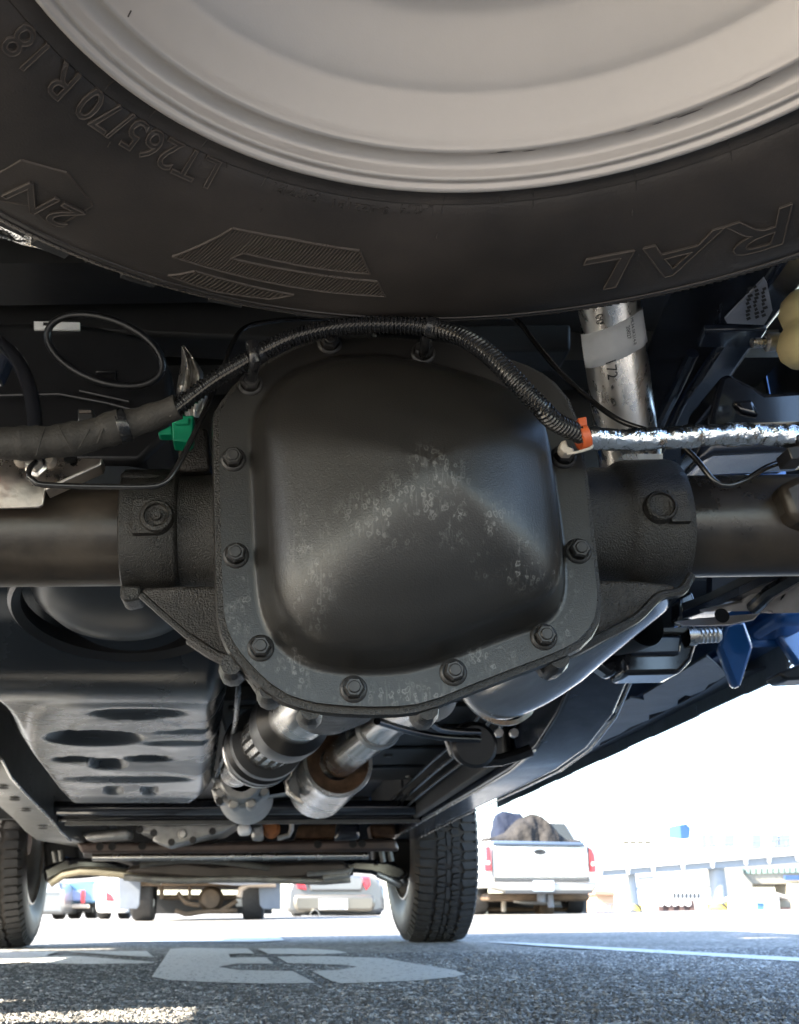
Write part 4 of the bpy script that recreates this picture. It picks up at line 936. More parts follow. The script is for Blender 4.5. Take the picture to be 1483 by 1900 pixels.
# ---- driveshaft, transmission, exhaust
d0, d1 = P(592, 1290, 1.18), P(436, 1432, 2.25); dd = (d1 - d0); dl = dd.length
bm = B(); lathe(bm, [(0, 0), (.030, 0), (.034, .02), (.036, .12 * dl), (.036, .16 * dl), (.030, .20 * dl)], d0, dd, 40); shaft = build('driveshaft', bm, M_steel, truck, ang=40)
bm = B(); lathe(bm, [(.030, .17 * dl), (.048, .19 * dl), (.050, .22 * dl), (.050, .26 * dl), (.046, .28 * dl), (.030, .285 * dl)], d0, dd, 40); build('boot', bm, M_black, shaft, ang=30)
bm = B(); lathe(bm, [(.030, .275 * dl), (.041, .28 * dl), (.042, .30 * dl), (.044, .44 * dl), (.03, .445 * dl)], d0, dd, 40); rib = build('slotted_sleeve', bm, M_steel, shaft, ang=30)
da = dd.normalized(); du = da.orthogonal().normalized(); dv = da.cross(du)
bm = B()
for k in range(22):
    a = 2 * math.pi * k / 22; d_ = du * math.cos(a) + dv * math.sin(a); t_ = da.cross(d_)
    obox(bm, d0 + da * (.36 * dl) + d_ * .0432, t_ * .0022, da * (.055 * dl), d_ * .0012)
build('slots', bm, M_gap, rib)
bm = B(); lathe(bm, [(.030, .435 * dl), (.056, .44 * dl), (.058, .46 * dl), (.052, .49 * dl), (.052, .50 * dl), (.060, .51 * dl), (.060, .55 * dl), (.055, .57 * dl), (.03, .575 * dl)], d0, dd, 44); build('boot', bm, M_black, shaft, ang=30)
bm = B(); lathe(bm, [(.0575, .545 * dl), (.0618, .55 * dl), (.0618, .56 * dl), (.0575, .565 * dl)], d0, dd, 44); build('band', bm, M_steel, shaft)
bm = B(); lathe(bm, [(.03, .57 * dl), (.034, .58 * dl), (.034, .74 * dl), (.037, .75 * dl), (.037, .79 * dl), (.033, .8 * dl), (.033, .97 * dl)], d0, dd, 36); build('slip_yoke', bm, M_steel, shaft, ang=30)
bm = B(); tc_ = P(448, 1445, 2.42)
lathe(bm, [(.03, -.02), (.046, -.02), (.050, 0), (.050, .03), (.060, .035), (.062, .10), (.066, .14), (.07, .4), (0, .4)], tc_, (0, 1, 0), 40)
for k in range(9):
    a = 2 * math.pi * k / 9 + .2; p = tc_ + Vector((.056 * math.cos(a), .02, .056 * math.sin(a))); lathe(bm, [(0, -.015), (.011, -.015), (.013, 0), (.013, .04)], p, (0, 1, 0), 14)
for pts in ([(405, 1440), (470, 1478), (530, 1468), (536, 1440), (520, 1425), (500, 1470), (440, 1490), (400, 1490), (392, 1465)],):
    prism(bm, PP(pts, 2.46), (0, .08, 0))
tm = build('transmission', bm, M_alcast, truck, ang=30, bevel=.003)
for x, y in ((497, 1444), (437, 1478), (408, 1488), (524, 1436)):
    bm = B(); lathe(bm, [(0, -.02), (.008, -.02), (.0095, -.016), (.0095, 0)], P(x, y, 2.44), (0, 1, 0), 6); build('bolt', bm, M_bolt, tm)
# resonator can + pipe
c0, c1 = P(627, 1414, 2.33), P(590, 1462, 2.72); cd_ = (c1 - c0).normalized(); cl = (c1 - c0).length
bm = B(); lathe(bm, [(.066, -.004), (.0735, -.004), (.0745, .0), (.0735, .010), (.0735, cl), (.06, cl + .03), (.03, cl + .05)], c0, cd_, 56); res = build('resonator', bm, M_steel, truck, ang=40, label='round stainless exhaust resonator with a rusty end face')
bm = B(); lathe(bm, [(.0735, .002), (.066, -.001), (.060, .002), (.050, .010), (.037, .012), (.036, .02)], c0, cd_, 56); build('end_face', bm, M_rust, res, ang=60)
bm = B(); tube(bm, PP([(618, 1425, 2.42), (640, 1402, 2.28), (690, 1360, 2.02), (740, 1316, 1.76), (800, 1290, 1.5)], 2), .0365, 40, step=.05); xp = build('exhaust_pipe', bm, M_steel, truck, ang=60)
bm = B(); lathe(bm, [(.034, .0), (.041, .001), (.042, .012), (.040, .03), (.034, .031)], P(700, 1350, 1.97), (P(740, 1316, 1.76) - P(690, 1360, 2.02)), 32); build('pipe_collar', bm, M_alcast, xp)
bm = B(); prism(bm, PP([(540, 1412), (552, 1408), (560, 1440), (556, 1470), (560, 1492), (548, 1480), (532, 1468), (528, 1448)], 2.5), (0, .03, 0)); build('exhaust_flange', bm, M_alcast, res, bevel=.004)
bm = B(); tube(bm, PP([(540, 1412, 2.46), (538, 1440, 2.46), (528, 1450, 2.46), (534, 1470, 2.46), (562, 1492, 2.46)], 2.4), .006, 8, step=.02); build('flange_edge', bm, M_steel, res)
# rear muffler behind the differential
mpath = PP([(1240, 1020, 1.08), (1168, 1078, 1.12), (1066, 1152, 1.18), (972, 1222, 1.26), (900, 1260, 1.34)], 1.1)
bm = B(); tube(bm, mpath, lambda l, L: .044 + .014 * min(1, l / .18) - .03 * max(0, 1 - l / .04) if l < L - .03 else .058 * math.sqrt(max(.05, 1 - ((l - L + .03) / .031) ** 2)), 48, step=.008); muf = build('muffler', bm, mat('polished_muffler', (.70, .70, .72), .20, 1.0, bump=.05, bscale=30, var=.1, vscale=8, rvar=.06), truck, ang=60, label='polished silver muffler behind the axle')
bm = B(); lathe(bm, [(.056, 0), (.0615, .001), (.0615, .004), (.056, .005)], P(925, 1254, 1.315), (mpath[-1] - mpath[-2]), 48); build('muffler_seam', bm, M_steel, muf)
# hanger rods and isolator
for pts in ([(700, 1338, 1.5), (760, 1356, 1.6), (820, 1368, 1.65), (890, 1372, 1.68)], [(800, 1340, 1.55), (815, 1352, 1.6), (850, 1357, 1.64), (888, 1358, 1.68)]):
    bm = B(); tube(bm, PP(pts, 1.6), .0055, 12, step=.02); build('hanger_rod', bm, M_pipe, truck)
bm = B(); tube(bm, PP([(835, 1372), (842, 1395), (870, 1410), (930, 1410), (985, 1392)], 1.75), .010, 10, step=.02); build('hanger_rod', bm, M_pipe, truck)
bm = B(); lathe(bm, [(0, -.012), (.030, -.012), (.036, -.004), (.036, .02), (0, .02)], P(880, 1382, 1.72), (0, 1, .2), 24); build('isolator', bm, M_black, truck)
for x, y in ((925, 1361), (953, 1361)):
    bm = B(); lathe(bm, [(0, -.01), (.007, -.01), (.008, 0)], P(x, y, 1.8), (0, 1, 0), 8); build('stud', bm, M_alu, truck)
panel('underbody_tunnel', [(-.10, .42, 1.9, 3.2, .47, .50), (.40, .415, 1.9, 3.4, .36, .5)], M_under, .01)

for k, (x_, z_) in enumerate(((.385, .400), (.372, .415), (.36, .432))):
    bm = B(); tube(bm, [Vector((x_, 1.62, z_ + .05)), Vector((x_, 1.9, z_)), Vector((x_, 2.6, z_)), Vector((x_ - .01, 3.3, z_ - .01))], .004 + .001 * (k == 1), 8, step=.05); build('fuel_line', bm, M_pipe, truck)
for k, Y in enumerate((1.95, 2.2, 2.5, 2.85)):
    bm = B(); box(bm, -.08, .40, Y, Y + .05, .462, .471); build('floor_bead', bm, M_under, truck, bevel=.004)
for x, y, Y in ((760, 1440, 2.4), (800, 1425, 2.3), (840, 1462, 2.6), (775, 1470, 2.7), (720, 1400, 2.2)):
    bm = B(); lathe(bm, [(0, -.006), (.010, -.006), (.012, 0), (.012, .01)], P(x, y, Z=.470), (0, 0, 1), 10); build('floor_plug', bm, M_frameg, truck)
# ---- front end: crossmembers, engine bits, sub frame
def cross(name, x0, x1, y, Y, r, m, yr=None, lab=None):
    bm = B(); tube(bm, PP([(x0, y, Y), (x1, yr if yr else y, Y)], Y), r, 18); return build(name, bm, m, truck, label=lab)
cross('crossmember', 95, 790, 1500, 3.15, .020, M_gloss, 1498)
bm = B(); prism(bm, [P(100, 1508, 3.2), P(790, 1506, 3.2), P(790, 1524, 3.2), P(100, 1526, 3.2)], (0, .10, .012)); xmem = build('crossmember', bm, M_gloss, truck, bevel=.008, seg=3)
bm = B(); prism(bm, PP([(120, 1524), (780, 1520), (780, 1527), (120, 1532)], 3.19), (0, .01, 0)); build('crossmember_lip', bm, M_frameg, xmem)
# oil pan casting with lugs
bm = B(); prism(bm, PP([(252, 1534), (266, 1528), (300, 1530), (440, 1528), (412, 1546), (385, 1552), (350, 1562), (310, 1572), (282, 1560), (286, 1548), (262, 1548)], 3.55), (0, .25, 0)); pan = build('oil_pan', bm, M_alcast, truck, bevel=.006)
for x, y in ((259, 1540), (285, 1546), (318, 1563), (358, 1559), (394, 1543)):
    bm = B(); lathe(bm, [(0, -.006), (.010, -.006), (.012, 0)], P(x, y, 3.55), (0, 1, 0), 8); build('bolt', bm, M_bolt, pan)
bm = B(); lathe(bm, [(0, -.012), (.010, -.012), (.014, -.004), (.015, 0)], P(339, 1548, 3.55), (0, 1, 0), 12); build('drain_plug', bm, M_alu, pan)
for nm, px, Y, m in (('heat_shield', [(150, 1544), (240, 1536), (240, 1556), (160, 1560)], 3.6, M_alcast), ('sensor', [(440, 1530), (466, 1528), (466, 1546), (440, 1548)], 3.5, M_white_label), ('cooler', [(466, 1530), (488, 1528), (490, 1558), (466, 1558)], 3.55, M_alcast),
                     ('exhaust_manifold', [(555, 1530), (650, 1528), (655, 1560), (545, 1560)], 3.8, M_rust), ('exhaust_manifold', [(685, 1530), (735, 1528), (735, 1556), (690, 1556)], 3.8, M_rust), ('starter', [(625, 1526), (668, 1526), (668, 1558), (620, 1560)], 3.6, M_gloss)):
    bm = B(); prism(bm, PP(px, Y), (0, .12, 0)); build(nm, bm, m, truck, bevel=.012, seg=3)
bm = B(); lathe(bm, [(0, -.02), (.02, -.018), (.03, 0), (.03, .05)], P(503, 1537, 3.6), (0, 1, 0), 16); build('plug', bm, M_orange if False else mat('amber_plug', (.4, .12, .02), .4), truck)
bm = B(); tube(bm, PP([(541, 1524), (541, 1540), (536, 1550), (515, 1556)], 3.5), .008, 10, step=.02); build('coolant_pipe', bm, M_alcast, truck)
bm = B(); prism(bm, [P(140, 1562, 3.7), P(330, 1564, 3.7), P(735, 1556, 3.7), P(742, 1580, 3.7), P(400, 1584, 3.7), P(150, 1584, 3.7)], (0, .14, .01)); sub = build('sub_frame', bm, mat('sub_frame_coating', (.045, .038, .036), .30, .4, bump=.1, bscale=20, var=.6, vscale=5, tint=(.085, .058, .048)), truck, bevel=.012, seg=3)
for x, y in ((185, 1571), (208, 1571), (264, 1570), (590, 1567), (655, 1566), (672, 1565)):
    bm = B(); lathe(bm, [(.013, 0), (0, .002)], P(x, y, 3.698), (0, 1, 0), 14); build('hole', bm, M_gap, sub)
cross('stabilizer_bar', 172, 684, 1591, 3.85, .0125, M_steel, 1588, 'pale anti roll bar across the front')
bm = B(); tube(bm, PP([(260, 1606, 4.0), (330, 1597, 4.0), (420, 1600, 4.0), (500, 1611, 4.0)], 4), .011, 10, step=.05); build('stabilizer_link', bm, M_frameg, truck)
bm = B(); prism(bm, PP([(240, 1606), (330, 1596), (400, 1604), (460, 1600), (640, 1598), (660, 1624), (560, 1632), (430, 1638), (300, 1628), (230, 1620)], 4.1), (0, .5, .0)); skid = build('skid_plate', bm, mat('skid_plate_coating', (.06, .05, .045), .35, .4, var=.4, vscale=6), truck, bevel=.015, seg=3)
bm = B(); tube(bm, PP([(230, 1628, 4.08), (330, 1634, 4.08), (400, 1632, 4.08), (480, 1632, 4.08), (600, 1636, 4.08), (650, 1632, 4.08)], 4.1), .012, 10, step=.05); build('skid_edge', bm, M_alcast, skid)
bm = B(); tube(bm, PP([(570, 1622, 4.05), (640, 1618, 4.05), (654, 1612, 4.05), (645, 1624, 4.05), (600, 1630, 4.05)], 4.1), .009, 8, step=.05); build('tow_loop', bm, M_alcast, skid)
for sx in (0, 1):
    if sx == 0: px = [(76, 1612), (120, 1590), (200, 1594), (260, 1612), (210, 1624), (150, 1630), (100, 1632), (84, 1640)]
    else: px = [(748, 1606), (760, 1622), (742, 1636), (716, 1632), (690, 1622), (640, 1618), (600, 1606), (660, 1594), (720, 1596)]
    bm = B(); prism(bm, PP(px, 4.2), (0, .22, 0)); build('control_arm', bm, M_gloss, truck, bevel=.015, seg=3)
bm = B(); tube(bm, PP([(92, 1640, 4.15), (118, 1622, 4.15), (150, 1616, 4.12), (215, 1620, 4.12), (300, 1634, 4.12)], 4.1), .016, 10, step=.05); build('control_arm', bm, mat('bare_arm', (.45, .40, .30), .35, .8, var=.3, vscale=8), truck, label='bare metal lower control arm')
bm = B(); tube(bm, PP([(700, 1622, 4.15), (722, 1632, 4.15), (742, 1642, 4.18)], 4.1), .012, 10, step=.05); build('control_arm', bm, M_alcast, truck)
for pts in ([(100, 1580), (104, 1600)], [(112, 1578), (114, 1598)], [(708, 1576), (712, 1600)], [(722, 1574), (727, 1598)]):
    bm = B(); tube(bm, PP(pts, 4.05), .010, 8); build('coil_spring', bm, M_frameg, truck)
bm = B(); box(bm, -.92, .50, 3.8, 5.2, .60, .62); build('engine_shield', bm, M_under, truck)
panel('air_dam', [(-.86, .44, 5.05, 5.08, .30, .60)], M_black, .01)

for px in ([(78, 1560), (140, 1556), (150, 1600), (120, 1612), (84, 1630)], [(690, 1556), (770, 1556), (770, 1640), (752, 1640), (740, 1612), (695, 1600)]):
    bm = B(); prism(bm, PP(px, 4.35), (0, .12, 0)); build('dark_backing', bm, M_under, truck, bevel=.015)  # dark backing added to fill bright gaps beside the front wheels
# ---- wheels
def make_wheel(x, y, rz=0.0, inner=1):
    wl = thing_part('front_wheel', Vector((x, y, .40)))
    return wl
FW_R, FW_W = .400, .255
def wheel_meshes():
    prof = [(.236, -.100), (.250, -.108), (.262, -.112), (.285, -.128), (.315, -.135), (.345, -.131), (.372, -.120), (.383, -.105), (.389, -.085), (.389, 0), (.389, .085), (.383, .105), (.372, .120), (.345, .131), (.315, .135), (.285, .128), (.262, .112), (.250, .108), (.236, .100)]
    bt = B(); lathe(bt, prof, (0, 0, 0), (1, 0, 0), 96, closed=True)
    bk = B(); tread_blocks(bk, FW_R, .222, (0, 0, 0), (1, 0, 0), (0, 1, 0))
    for k in range(76):
        th = 2 * math.pi * (k + .4) / 76; d = Vector((0, math.cos(th), math.sin(th))); t = Vector((0, -d.z, d.y))
        for s in (-1, 1): obox(bk, d * .378 + Vector((s * .116, 0, 0)), t * (.011 if k % 2 else .008), (d * .8 + Vector((-s * .5, 0, 0))) * .014, (Vector((s, 0, 0)) * .6 + d * .4) * .006)
    br = B(); lathe(br, [(.240, -.118), (.246, -.116), (.246, -.108), (.232, -.098), (.222, -.06), (.215, .0), (.20, .05), (.12, .06), (0, .06)], (0, 0, 0), (1, 0, 0), 64)
    lathe(br, [(.240, .118), (.246, .116), (.246, .108), (.232, .098), (.20, .07), (0, .08)], (0, 0, 0), (1, 0, 0), 64)
    bh = B(); lathe(bh, [(0, -.09), (.06, -.09), (.07, -.06), (.165, -.05), (.165, -.02), (.07, 0), (0, .02)], (0, 0, 0), (1, 0, 0), 36)
    return bt, bk, br, bh
bt, bk, br, bh = wheel_meshes()
wheel0 = build('front_wheel', br, mat('wheel_silver', (.55, .53, .50), .35, .8, var=.2, vscale=10), truck, keep=True, ang=40)
def child(nm, b_, m, par, ang=40): return build(nm, b_, m, par, keep=True, ang=ang)
child('tyre', bt, M_rubber, wheel0, 50); child('tread', bk, M_tread, wheel0, 30); child('brake_disc', bh, M_rust, wheel0)
for c in wheel0.children: c.location = (0, 0, 0)
def set_wheel(o, x, y, rz): o.location = Vector((x, y, FW_R - .003)) - WLOC[truck.name]; o.rotation_euler = (random.uniform(0, 1), 0, rz)
def rot_wheel(o, x, y, rz, spin):
    o.location = Vector((x, y, FW_R - .003)) - WLOC[truck.name]
    o.rotation_mode = 'QUATERNION'; o.rotation_quaternion = Matrix.Rotation(rz, 3, 'Z').to_quaternion() @ Matrix.Rotation(spin, 3, 'X').to_quaternion()
wheel0.scale = (.92, 1, 1); rot_wheel(wheel0, .600, 4.42, R_(3.5), .2)
def copy_part(src, nm=None):
    r = src.copy(); COL.objects.link(r); r.parent = src.parent
    if nm: r.name = nm
    for ch in list(src.children):
        c = ch.copy(); COL.objects.link(c); c.parent = r
    return r
w2 = copy_part(wheel0); rot_wheel(w2, -1.045, 4.42, math.pi + R_(3.5), .1)
w3 = copy_part(wheel0, 'rear_wheel'); rot_wheel(w3, -1.03, .80, math.pi, .5)
w4 = copy_part(wheel0, 'rear_wheel'); rot_wheel(w4, .90, .80, 0, .7)

# ================================================================== background
def pb(bm, x0, y0, x1, y1, Y, d): prism(bm, PP([(x0, y0), (x1, y0), (x1, y1), (x0, y1)], Y), (0, d, 0))
def part(nm, pts, Y, d, m, par, bevel=.0, **k):
    bm = B(); prism(bm, PP(pts, Y), (0, d, 0)); return build(nm, bm, m, par, bevel=bevel, **k)
def rect(nm, x0, y0, x1, y1, Y, d, m, par, bevel=.0, **k):
    return part(nm, [(x0, y0), (x1, y0), (x1, y1), (x0, y1)], Y, d, m, par, bevel, **k)
def wheelp(nm, cx_, cy_, Y, r, wd, par, m=None):
    bm = B(); c = P(cx_, cy_, Y); c.z = r
    lathe(bm, [(r * .6, 0), (r * .93, -.01), (r, .03), (r, wd - .03), (r * .93, wd), (r * .6, wd)], c - Vector((wd / 2, -r, 0)), (1, 0, 0), 28, closed=True)
    o_ = build(nm, bm, m or M_tread, par)
    bm = B(); lathe(bm, [(r * .62, .03), (r * .5, .05), (0, .06)], c - Vector((wd / 2, -r, 0)), (1, 0, 0), 20); build('rim', bm, M_rimfar, o_)
    return o_
M_rimfar = mat('far_rim', (.5, .5, .5), .4, .6)
M_wp = mat('white_car_paint', (.80, .80, .78), .3, coat=.6); M_sp = mat('silver_car_paint', (.16, .17, .18), .3, .5, coat=.6)
M_red = mat('red_lens', (.62, .02, .04), .2, coat=.5); M_grey = mat('grey_mud_flap', (.10, .115, .14), .55, var=.2, vscale=4)
M_brown = mat('rusty_running_gear', (.075, .05, .03), .7, var=.6, vscale=6); M_glass = mat('car_glass', (.03, .035, .045), .08)
M_chrome = mat('dull_chrome', (.32, .31, .29), .35, .8); M_lbl = mat('pale_plate', (.28, .33, .38), .5)
M_bluebed = mat('blue_grey_rail', (.06, .09, .14), .5)
# ---- white pickup with a covered load
Y = 17.6
c = P(1000, 1702, Y)
wt = thing('pickup_truck', 'white pickup truck parked with its tailgate towards the camera and a covered load', 'pickup truck', (c.x, Y + 2.4, 0), 'pickup trucks parked ahead')
part('body', [(884, 1572), (890, 1563), (912, 1561), (1088, 1567), (1106, 1574), (1112, 1598), (1113, 1632), (1106, 1642), (884, 1648)], Y + .10, 2.0, M_wp, wt, .05)
part('tailgate', [(914, 1569), (1090, 1573), (1094, 1628), (916, 1628)], Y + .04, .08, M_wp, wt, .02)
part('bed_rail', [(913, 1560), (1085, 1563), (1085, 1570), (915, 1568)], Y - .01, .12, M_bluebed, wt, .02)
part('tail_light', [(901, 1571), (910, 1570), (913, 1616), (900, 1617), (899, 1602), (902, 1594)], Y + .05, .1, M_red, wt, .01)
part('tail_light', [(1091, 1572), (1098, 1574), (1104, 1588), (1106, 1604), (1106, 1618), (1096, 1618)], Y + .05, .1, M_red, wt, .01)
rect('reversing_lamp', 902, 1598, 909, 1604, Y + .04, .05, M_wp, wt); rect('reversing_lamp', 1098, 1600, 1104, 1606, Y + .04, .05, M_wp, wt)
bm = B(); c = P(1002, 1581, Y + .03); lathe(bm, [(.10, 0), (.09, -.02), (.05, -.02), (0, 0)], c, (0, 1, 0), 24)
for v in bm.verts: v.co.z = c.z + (v.co.z - c.z) * .42
build('handle', bm, M_black, wt)
M_dkg = mat('dark_trim', (.035, .037, .04), .6)
rect('tailgate_gap', 918, 1630, 1095, 1636, Y + .02, .2, M_dkg, wt)
for x_ in (914.5, 1091.5): rect('panel_gap', x_, 1570, x_ + 1.6, 1630, Y + .03, .05, M_dkg, wt)
rect('trim_strip', 930, 1611, 965, 1612.6, Y + .03, .02, M_dkg, wt); rect('trim_strip', 1055, 1612, 1086, 1613.6, Y + .03, .02, M_dkg, wt)
bp2 = part('bumper', [(910, 1637), (1110, 1638), (1110, 1646), (1100, 1656), (940, 1656), (912, 1650)], Y - .18, .25, M_chrome, wt, .03)
rect('licence_plate', 990, 1634, 1028, 1654, Y - .21, .02, M_lbl, bp2)
rect('bumper_step', 938, 1652, 1100, 1658, Y - .2, .2, M_dkg, bp2)
rect('chassis', 905, 1657, 1095, 1672, Y + .3, 3.5, M_brown, wt, .04)
wheelp('wheel', 894, 1680, Y + .9, .36, .25, wt); wheelp('wheel', 1075, 1680, Y + .9, .36, .25, wt)
rect('axle', 905, 1684, 1068, 1692, Y + 1.2, .12, M_brown, wt, .03)
bm = B(); c = P(1012, 1686, Y + 1.1); lathe(bm, [(0, -.15), (.12, -.10), (.15, 0), (.15, .2)], c, (0, 1, 0), 20); build('differential', bm, M_brown, wt)
bm = B(); tube(bm, PP([(952, 1660), (956, 1672), (990, 1675), (1040, 1676)], Y + .4), .035, 10, step=.1); build('tow_chain', bm, M_chrome, wt)
bm = B(); tube(bm, PP([(935, 1660), (935, 1692)], Y + .8), .04, 10); build('shock_absorber', bm, M_beige, wt)
bm = B(); tube(bm, PP([(1005, 1658), (1005, 1674)], Y + .1), .07, 10); tube(bm, PP([(1020, 1660), (1023, 1684)], Y + .1), .05, 10); build('hitch', bm, M_grey, wt)
rect('underbody', 905, 1668, 1090, 1697, Y + 3.0, .3, M_black, wt)
part('cab', [(905, 1562), (925, 1518), (1060, 1520), (1085, 1566)], Y + 2.1, 1.6, M_wp, wt, .06)
part('rear_window', [(925, 1556), (938, 1526), (1048, 1528), (1066, 1558)], Y + 2.08, .04, M_glass, wt)
def tarp(name, outline, Y, dep, m, label, seed, cat='tarpaulin', folds=.10):
    """cloth heaped over a load: vertical outline along the photo, rounded in depth, with creases"""
    rn = random.Random(seed); n_ = len(outline); bm = B(); g = []
    K = 14
    for j in range(K + 1):
        f = j / K; row = []; dd = math.sin(math.pi * f)
        for i in range(61):
            t = i / 60 * (n_ - 1); k = min(int(t), n_ - 2); u = t - k
            x = outline[k][0] * (1 - u) + outline[k + 1][0] * u; y = outline[k][1] * (1 - u) + outline[k + 1][1] * u
            p = P(x, y, Y); b_ = P(x, 1566, Y).z; hgt = max(.03, p.z - b_)
            q_ = Vector((p.x * 2.6 + seed * 7, f * 2.2, hgt * 1.5))
            fold = folds * 3.2 * hgt * ((.5 - abs(noise.noise(q_))) + .6 * (.4 - abs(noise.noise(q_ * 2.3 + Vector((f * 3, 0, 0))))) + .25 * noise.noise(q_ * 5))
            row.append(Vector((p.x + rn.uniform(-.012, .012), Y + dep * f - fold * .9, b_ - .04 + hgt * (dd ** .45) * (1 + .12 * noise.noise(q_ * 1.7)) + (fold * .35 if 0 < j < K else 0))))
        g.append(row)
    faces(bm, [v for r in g for v in r], [(j * 61 + i, j * 61 + i + 1, (j + 1) * 61 + i + 1, (j + 1) * 61 + i) for j in range(K) for i in range(60)])
    o_ = build(name, bm, m, ang=180, solid=.006, subd=1, label=label, cat=cat, group='covers over the load on the white pickup'); return o_
tarp('tarpaulin', [(921, 1566), (922, 1530), (926, 1506), (940, 1498), (960, 1500), (972, 1499), (979, 1508), (978, 1540), (985, 1566)], Y + .9, .8, mat('blue_grey_tarp', (.009, .013, .026), .85, var=.4, vscale=3, spec=.15, bump=.6, bscale=8, bdist=.06), 'dark blue tarpaulin standing tallest behind the grey one on the white pickup', 2, folds=.04)
tarp('tarpaulin', [(900, 1564), (904, 1548), (925, 1548), (950, 1536), (965, 1520), (985, 1512), (996, 1508), (1008, 1511), (1024, 1520), (1032, 1528), (1040, 1540), (1056, 1552), (1080, 1552), (1088, 1560)], Y + .12, .9, mat('grey_tarp', (.020, .019, .019), .85, var=.6, vscale=5, spec=.15, bump=.8, bscale=9, bdist=.08), 'creased grey tarpaulin heaped over the load at the tailgate of the white pickup', 5, folds=.16)
# ---- silver car
Y = 20.7; c = P(620, 1703, Y)
sc_ = thing('parked_car', 'silver car seen from behind under the bumper, with an exhaust tip on the left', 'car', (c.x, Y + 2.1, 0), 'cars parked ahead')
part('body', [(532, 1652), (545, 1620), (700, 1620), (714, 1650), (716, 1690), (700, 1696), (545, 1696), (530, 1690)], Y + .15, 3.6, M_sp, sc_, .08)
part('boot_lid', [(566, 1625), (680, 1625), (672, 1654), (576, 1654)], Y + .08, .3, M_sp, sc_, .04)
bu = part('bumper', [(546, 1660), (694, 1660), (698, 1680), (690, 1692), (552, 1692), (544, 1680)], Y, .3, mat('warm_silver_bumper', (.14, .135, .12), .3, .5, coat=.5), sc_, .06)
part('tail_light', [(549, 1628), (562, 1628), (570, 1652), (552, 1648)], Y + .05, .2, M_red, sc_, .02); part('tail_light', [(672, 1628), (686, 1628), (688, 1642), (680, 1652)], Y + .05, .2, M_red, sc_, .02)
rect('licence_plate', 604, 1669, 635, 1686, Y - .03, .02, M_lbl, bu); rect('plate_recess', 592, 1668, 645, 1688, Y - .012, .02, mat('plate_recess', (.6, .6, .6), .5), bu)
bm = B(); lathe(bm, [(.07, -.05), (.085, -.05), (.085, .2), (.06, .2), (.06, 0)], P(584, 1697, Y), (0, 1, 0), 20); build('exhaust_tip', bm, M_chrome, sc_)
rect('underside', 545, 1692, 700, 1699, Y + .2, 3.0, M_black, sc_, .02)
wheelp('wheel', 552, 1690, Y + .5, .31, .2, sc_); wheelp('wheel', 700, 1690, Y + .5, .31, .2, sc_)
# ---- truck with mud flaps and an underslung spare
Y = 14.5; c = P(370, 1706, Y)
mt = thing('pickup_truck', 'truck parked ahead with two grey mud flaps and a spare wheel slung under it', 'pickup truck', (c.x, Y + 2.2, 0), 'pickup trucks parked ahead')
part('mud_flap', [(219, 1625), (262, 1625), (259, 1680), (254, 1687), (221, 1687)], Y + .55, .02, M_grey, mt, .01); part('mud_flap', [(479, 1625), (521, 1625), (521, 1688), (488, 1687), (482, 1680)], Y + .55, .02, M_grey, mt, .01)
wheelp('wheel', 262, 1680, Y + .7, .38, .28, mt); wheelp('wheel', 470, 1680, Y + .7, .38, .28, mt)
bm = B(); c = P(400, 1632, Y + .15); lathe(bm, [(.20, .02), (.24, -.02), (.34, -.03), (.38, .03), (.38, .16), (.30, .2), (.2, .16)], c + Vector((0, .25, .06)), (0, 0, 1), 36, closed=True); build('spare_tyre', bm, mat('dusty_tyre', (.16, .16, .155), .7), mt)
rect('axle', 300, 1660, 450, 1670, Y + 1.0, .12, M_brown, mt, .03)
bm = B(); lathe(bm, [(0, -.2), (.12, -.17), (.17, -.05), (.17, .2)], P(392, 1668, Y + 1.0), (0, 1, 0), 20); build('differential', bm, M_brown, mt)
for pts, r in (([(325, 1690), (345, 1697), (380, 1692), (440, 1690)], .03), ([(330, 1655), (345, 1675), (370, 1680)], .03), ([(300, 1640), (300, 1668)], .03), ([(352, 1640), (352, 1668)], .025), ([(410, 1690), (440, 1672)], .03)):
    bm = B(); tube(bm, PP(pts, Y + .8), r, 8, step=.08); build('suspension_link', bm, M_brown, mt)
bm = B(); tube(bm, PP([(444, 1665), (447, 1650), (460, 1642), (512, 1641)], Y + .4), .04, 10, step=.06); build('tail_pipe', bm, mat('tan_pipe', (.36, .29, .23), .6, .4, var=.3, vscale=6), mt)
for x in (272, 438): rect('shackle', x, 1668, x + 14, 1682, Y + .9, .08, mat('pale_bush', (.6, .6, .58), .5), mt)
part('bumper', [(215, 1618), (525, 1618), (522, 1630), (218, 1630)], Y, .2, M_chrome, mt, .03); rect('chassis', 225, 1626, 515, 1644, Y + .6, 3.5, M_brown, mt, .02)
part('body', [(210, 1520), (530, 1520), (528, 1622), (212, 1622)], Y + .12, 4.5, M_wp, mt, .05)
rect('underbody', 240, 1660, 505, 1696, Y + 2.6, .3, M_black, mt)
